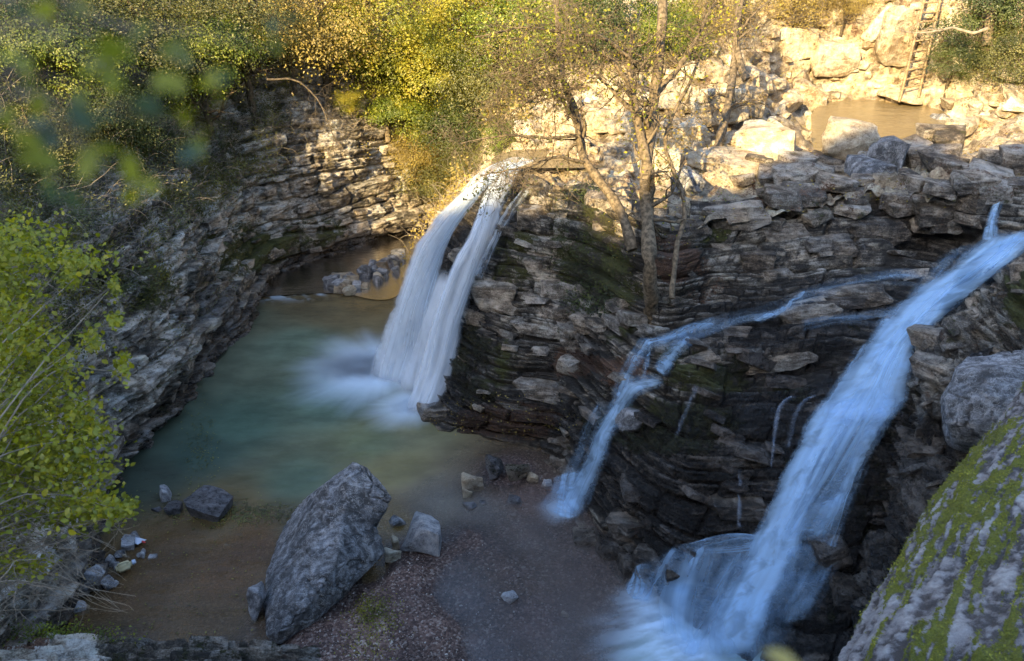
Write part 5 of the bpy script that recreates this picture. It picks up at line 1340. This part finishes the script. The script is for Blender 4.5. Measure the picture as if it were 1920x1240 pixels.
crumple(10, 1165, 20, (.6, .7, .75), 'white scrap of litter at the left edge under the twigs', 'litter_scrap', 'litter', 6)

# grass patch on the gravel
stems('dry_stems', gridL, lambda x, y, p: inview(x, y) & (p[:, 2] > 3.2) & (x < 800), 1600, 1.1, .009, M_twig, 714, 'thin dry stems hanging along the top of the gorge wall', droop=.25)
r = np.random.default_rng(91); C = []
for k in range(1500):
    a, b = 703 + r.normal() * 22, 1160 + r.normal() * 20
    if k % 5 == 0: a, b = 690 + r.normal() * 26, 1215 + r.normal() * 20
    p = P(a, b, z=.1); p[2] = bed(np.array(p[0]), np.array(p[1]))[0] + r.uniform(0, .06); C.append(p)
V, F, rn = leaf_quads(np.array(C), .045, 92, .2, aspect=.35)
gr = link('grass_tuft', mk_mesh('grass_tuft', V, F, smooth=False, attrs={'rnd': rn}), M_lfront); tag(gr, 'small patch of fresh green grass on the gravel bank', 'grass', kind='stuff')
# floating leaves
C = []
for k in range(1100):
    q = r.random()
    if q < .45: a, b = 470 + r.normal() * 55, 962 + r.normal() * 10 - .0
    elif q < .7: a, b = 375 + r.normal() * 16, 840 + r.normal() * 45
    elif q < .85: a, b = 330 + r.normal() * 60, 965 + r.normal() * 14
    else: a, b = r.uniform(220, 500), r.uniform(920, 1190)
    p = P(a, b, z=.025); C.append(p)
V, F, rn = leaf_quads(np.array(C), .05, 93, 6)
V[:, 2] = np.clip(V[:, 2], .018, .045)
fl_ = link('floating_leaves', mk_mesh('floating_leaves', V, F, smooth=False, attrs={'rnd': rn}), M_lolv); tag(fl_, 'yellowed leaves drifting on the dark water', 'leaves', kind='stuff')
# debris plant by the shore
C = []
for k in range(1100): C.append(P(128 + r.normal() * 20, 1068 + r.normal() * 16, z=.15) + np.array([0, 0, abs(r.normal()) * .12]))
V, F, rn = leaf_quads(np.array(C), .045, 94, .3); o = link('dry_bush', mk_mesh('dry_bush', V, F, smooth=False, attrs={'rnd': rn}), M_lbrn); tag(o, 'dry rust brown bush at the left waterline', 'bush')
C = []
for k in range(900): C.append(P(115 + r.normal() * 60, 1195 + r.normal() * 9, z=.5) + np.array([0, 0, abs(r.normal()) * .12]))
V, F, rn = leaf_quads(np.array(C), .05, 95, .3); o = link('weeds', mk_mesh('weeds', V, F, smooth=False, attrs={'rnd': rn}), M_lgrn); tag(o, 'low green weeds behind the pale ledge at the bottom left', 'plants', kind='stuff')

# ------------------------------------------------------------------ bright bush in the left foreground
def leaf_mesh(name, mat, rnd):
    pts = [(0, -.5, 0), (.22, -.32, .05), (.38, -.02, .09), (.27, .26, .06), (0, .56, -.04), (-.27, .26, .06), (-.38, -.02, .09), (-.22, -.32, .05), (0, -.2, 0), (0, .15, .01)]
    F = [(0, 1, 8), (1, 2, 8), (2, 9, 8), (2, 3, 9), (3, 4, 9), (4, 5, 9), (5, 6, 9), (6, 8, 9), (6, 7, 8), (7, 0, 8)]
    me = mk_mesh(name, pts, F, smooth=True, attrs={'rnd': np.full(10, rnd)}); me.materials.append(mat); return me
LV = [leaf_mesh('leaf', M_lfront, q) for q in (.1, .3, .5, .7, .95)]
bush = thing('leafy_bush', 'bright yellow green bush with broad leaves filling the left foreground', 'bush', (-4.6, 3.4, 6.0)); bo = np.array(bush.location)
r = np.random.default_rng(97)
blob = [(30,440,80,40,.7),(60,480,120,30,.8),(150,495,40,14,.4),(25,560,55,60,.8),(50,640,55,50,.7),(60,740,80,70,1.1),(40,830,90,60,1.2),(120,890,80,45,1.0),(170,810,40,25,.45),(190,950,40,25,.5),(235,955,22,18,.25),
        (120,960,60,35,.6),(30,1060,50,25,.5),(170,640,20,20,.2),(110,680,25,30,.3),(215,600,14,14,.1),(230,685,15,25,.15),(130,525,18,16,.15),(150,770,30,22,.3),(10,900,70,80,1.0),(215,540,12,22,.12),(0,500,60,60,.8),(20,700,60,80,1.0),(-10,600,60,90,1.0),(10,800,70,90,1.2),(90,860,90,50,1.0),(-20,960,60,60,.8)]
wts = np.array([q[4] for q in blob]); wts /= wts.sum(); LP = []; stemline = []
for k in range(14000):
    q = blob[int(r.choice(len(blob), p=wts))]; a = q[0] + r.normal() * q[2] * .6; b = q[1] + r.normal() * q[3] * .58
    LP.append(P(a, b, t=6.9 + r.normal() * .45))
LP = np.array(LP)
anchor = P(-200, 1150, t=5.6)
for q in blob:
    for kk in range(2):
        e_ = P(q[0] + r.normal() * q[2] * .3, q[1] + r.normal() * q[3] * .3, t=6.9 + r.normal() * .3)
        m_ = (anchor + e_) / 2 + np.array([0, 0, .35]) + r.normal(size=3) * .15
        stemline.append((wob([anchor + r.normal(size=3) * .2, m_, e_], 18, .008, int(r.integers(9999))) - bo, np.linspace(.010, .002, 18)))
V, F = tubes(stemline, 5); link('stem', mk_mesh('stem', V, F), M_twig, bush)
for k in range(290):
    o = link('leaf', LV[int(r.integers(5))], None, bush); s = r.uniform(.04, .068); o.location = Vector(LP[k] - bo + np.array([0, -.25, .1])); o.scale = (s, s, s)
    o.rotation_euler = (r.normal() * .6 + .2, r.normal() * .6, r.uniform(0, 6.28))
VV = []; FF = []; RR = []; b0 = 0
base_v = np.zeros(30); LV[0].vertices.foreach_get('co', base_v); base_v = base_v.reshape(-1, 3); base_f = np.array([list(p.vertices) for p in LV[0].polygons])
for k in range(290, len(LP)):
    s = r.uniform(.028, .058); m = np.array(Matrix.Rotation(r.uniform(0, 6.28), 3, 'Z') @ Matrix.Rotation(r.normal() * .6 + .2, 3, 'X') @ Matrix.Rotation(r.normal() * .6, 3, 'Y'))
    VV.append(base_v * s @ m.T + LP[k] - bo); FF.append(base_f + b0); b0 += 10; RR.append(np.full(10, r.random()))
o = link('foliage', mk_mesh('foliage', np.concatenate(VV), np.concatenate(FF), attrs={'rnd': np.concatenate(RR)}), M_lfront, bush); o['kind'] = 'stuff'

# pale bare twigs fanning in from the lower left
lines = []
for k in range(85):
    s_ = P(-120 + r.normal() * 40, r.uniform(880, 1230), t=6.4 + r.normal() * .3); a = r.uniform(60, 380); b = r.uniform(860, 1240)
    e_ = P(-60 + a * .85, b * .6 + 420, t=6.9 + r.normal() * .4); m_ = (s_ + e_) / 2 + np.array([0, 0, r.uniform(.05, .4)])
    q = wob([s_, m_, e_], 16, .012, int(r.integers(9999))); lines.append((q, np.linspace(.0065, .002, 16)))
    lines += grow(q, np.linspace(.005, .002, 16), 3, .5, int(r.integers(99999)), .6, .03, seg=6)
V, F = tubes(lines, 4); o = link('bare_twigs', mk_mesh('bare_twigs', V, F), M_twig); tag(o, 'tangle of thin pale bare twigs over the lower left shore', 'twigs', kind='stuff')

# ------------------------------------------------------------------ leaves close to the viewer, out of focus
nt = thing('hanging_branch', 'out of focus leafy branch hanging close to the viewer at the upper left', 'branch', P(-200, 150, t=.6)); no = np.array(nt.location)
LN = [leaf_mesh('leaf', M_lfront, .35), leaf_mesh('leaf', M_lyel, .3), leaf_mesh('leaf', M_lblue, .5)]
near = [(80,20,1.0,0),(150,20,.8,1),(20,110,.9,0),(230,90,1.3,0),(205,110,1.1,1),(330,95,1.0,1),(300,160,.9,1),(390,165,.9,0),(225,160,.8,0),(50,175,1.1,1),(130,205,.9,1),(0,215,.7,0),(175,225,1.1,2),(110,240,1.3,2),
        (70,290,1.1,0),(160,295,1.1,0),(190,300,.9,1),(340,280,.9,2),(375,265,.7,0),(265,340,.9,0),(240,370,.7,0),(130,380,.9,2),(320,155,1.0,0),(425,50,.6,2),(530,50,.6,2),(510,78,.5,0),(410,150,.6,2),(100,345,.6,0),(20,20,.7,2),(350,210,.8,0),(270,210,.9,2),(60,130,.6,0),(150,140,.7,0),(285,60,.7,1)]
ends = []
for (a, b, s, k) in near:
    for rep in range(3):
        aa, bb_ = a + r.normal() * 14, b + r.normal() * 12
        p = P(aa, bb_, t=.50 + r.normal() * .04); o = link('leaf', LN[k], None, nt); ss = .019 * s * r.uniform(.7, 1.0); o.scale = (ss, ss * 1.2, ss); o.location = Vector(p - no)
        o.rotation_euler = (r.normal() * .5 + .4, r.normal() * .5, r.uniform(0, 6.28)); ends.append(p)
lines = []
for q in ends[::5]:
    s_ = P(-160, r.uniform(-80, 300), t=.6); lines.append((wob([s_, (s_ + q) / 2 + np.array([0, 0, .02]), q], 12, .001, int(r.integers(999))) - no, np.linspace(.001, .0004, 12)))
V, F = tubes(lines, 5); link('twig', mk_mesh('twig', V, F), M_twig, nt)
dl = link('dead_leaf', leaf_mesh('dead_leaf', M_lbrn, .7)); dl.location = P(1475, 1246, t=.55); dl.scale = (.030, .034, .03); dl.rotation_euler = (.5, .2, 1.4)
tag(dl, 'out of focus yellow brown leaf cut by the bottom edge', 'leaf')

# ------------------------------------------------------------------ spray hanging where the falls land
def spray(label, c, rad, dens, parent_name='spray'):
    bm = bmesh.new(); bmesh.ops.create_icosphere(bm, subdivisions=3, radius=1); me = bpy.data.meshes.new('spray'); bm.to_mesh(me); bm.free()
    T = NT('spray mist'); T.t.nodes.remove(T.b)
    tc = T.n('TexCoord').outputs['Object']; ln = T.n('VectorMath', operation='LENGTH'); T.l(tc, ln.inputs[0])
    f = T.rng(ln.outputs['Value'], .1, 1.0, 1, 0); f = T.math('POWER', f, 1.6)
    nz_ = T.rng(T.noise(tc, 2.2, 3), .35, .65, .45, 1.2)
    v = T.n('VolumePrincipled'); v.inputs['Color'].default_value = (.86, .93, 1, 1); v.inputs['Anisotropy'].default_value = .2
    T.l(T.math('MULTIPLY', T.math('MULTIPLY', f, nz_), dens), v.inputs['Density']); T.l(v.outputs[0], T.out.inputs['Volume'])
    o = link('spray', me, T.m); o.location = c; o.scale = rad; tag(o, label, 'spray', kind='stuff'); return o
spray('soft spray where the tall main fall hits the pool', P(675, 690, z=.12), (1.8, 1.0, .6), 3.2)
spray('soft spray at the foot of the right strand of the main fall', P(765, 765, z=.05), (.75, .5, .35), 2.4)
# spray('blue spray at the foot of the wide cascade', P(1340, 1215, z=.15), (1.3, .8, .4), .8)
# spray('thin mist where the wide cascade meets the dark ledge', P(1470, 1010, z=1.2), (.9, .6, .4), .8)

# ------------------------------------------------------------------ say of each repeated rock where it lies
LM = [('the foot of the ladder', 1700, 190), ('the top of the ladder', 1750, 20), ('the big split boulder', 1590, 262), ('the slim leaning trunk', 1350, 230), ('the thick pale trunk', 1225, 230),
      ('the leaning dark tree', 1080, 230), ('the lip of the main fall', 985, 300), ('the left tip of the upper pool', 1525, 205), ('the right end of the upper pool', 1790, 225), ('the tall pale rock', 1670, 70),
      ('the large white scree boulder', 1560, 105), ('the golden bush', 1490, 10), ('the spout of the blue cascade', 1870, 370), ('the dark hollow by the cascade', 1760, 430), ('the long flat slab', 1380, 305),
      ('the main fall', 720, 520), ('the sunken back shore', 600, 545), ('the plastic jug', 234, 1062), ('the dry rust brown bush', 128, 1068), ('the pale ledge', 90, 1215), ('the right edge of the photo', 1920, 150)]
KIND = {'rocks of the sunlit scree': 'pale angular rock of the sunlit scree', 'flat rocks of the shaded shelf': 'shaded shelf rock', 'rocks of the right slope': 'tan slope rock',
        'stones of the bar behind the fall': 'grey bar stone', 'stones of the left shore': 'grey shore stone'}
bpy.context.view_layer.update()
by = {}
for o in COL.objects:
    if o.get('group') in KIND and o.parent is None:
        x, y, t = proj(np.array(o.location)); by.setdefault(o['group'], []).append((float(x), float(y), o.scale[0] / t * FPX, o.scale[2] / max(o.scale[0], .01), o))
ORD = ['', 'second ', 'third ', 'fourth ', 'fifth ', 'sixth ', 'seventh ', 'eighth ', 'ninth ', 'tenth ']
for gname, its in by.items():
    bins = {}
    ws = sorted(i[2] for i in its); a_, b_ = ws[len(ws) // 3], ws[2 * len(ws) // 3]
    for x, y, w_, asp, o in its:
        lm = min(LM, key=lambda q: math.hypot(x - q[1], (y - q[2]) * 1.3)); dx, dy = x - lm[1], y - lm[2]
        dr = ('left of' if dx < 0 else 'right of') if abs(dx) > abs(dy) * 1.3 else ('above' if dy < 0 else 'below')
        sz = 'small' if w_ < a_ else ('middling' if w_ < b_ else 'large')
        bins.setdefault((sz, dr, lm[0]), []).append((math.hypot(dx, dy), o))
    for (sz, dr, nm), l in bins.items():
        l.sort(key=lambda q: q[0])
        for i, (_, o) in enumerate(l):
            kd = KIND[gname].replace(' of the sunlit scree', '')
            o['label'] = '%s %s%s, %s' % (sz, kd, '' if len(l) == 1 else '', '%s %s' % (dr, nm)) if len(l) == 1 else '%s%s %s counted outward, %s %s' % (('nearest ' if i == 0 else (ORD + ['eleventh ', 'twelfth ', 'thirteenth ', 'fourteenth ', 'fifteenth ', 'sixteenth '])[min(i, 15)]), sz, kd, dr, nm)
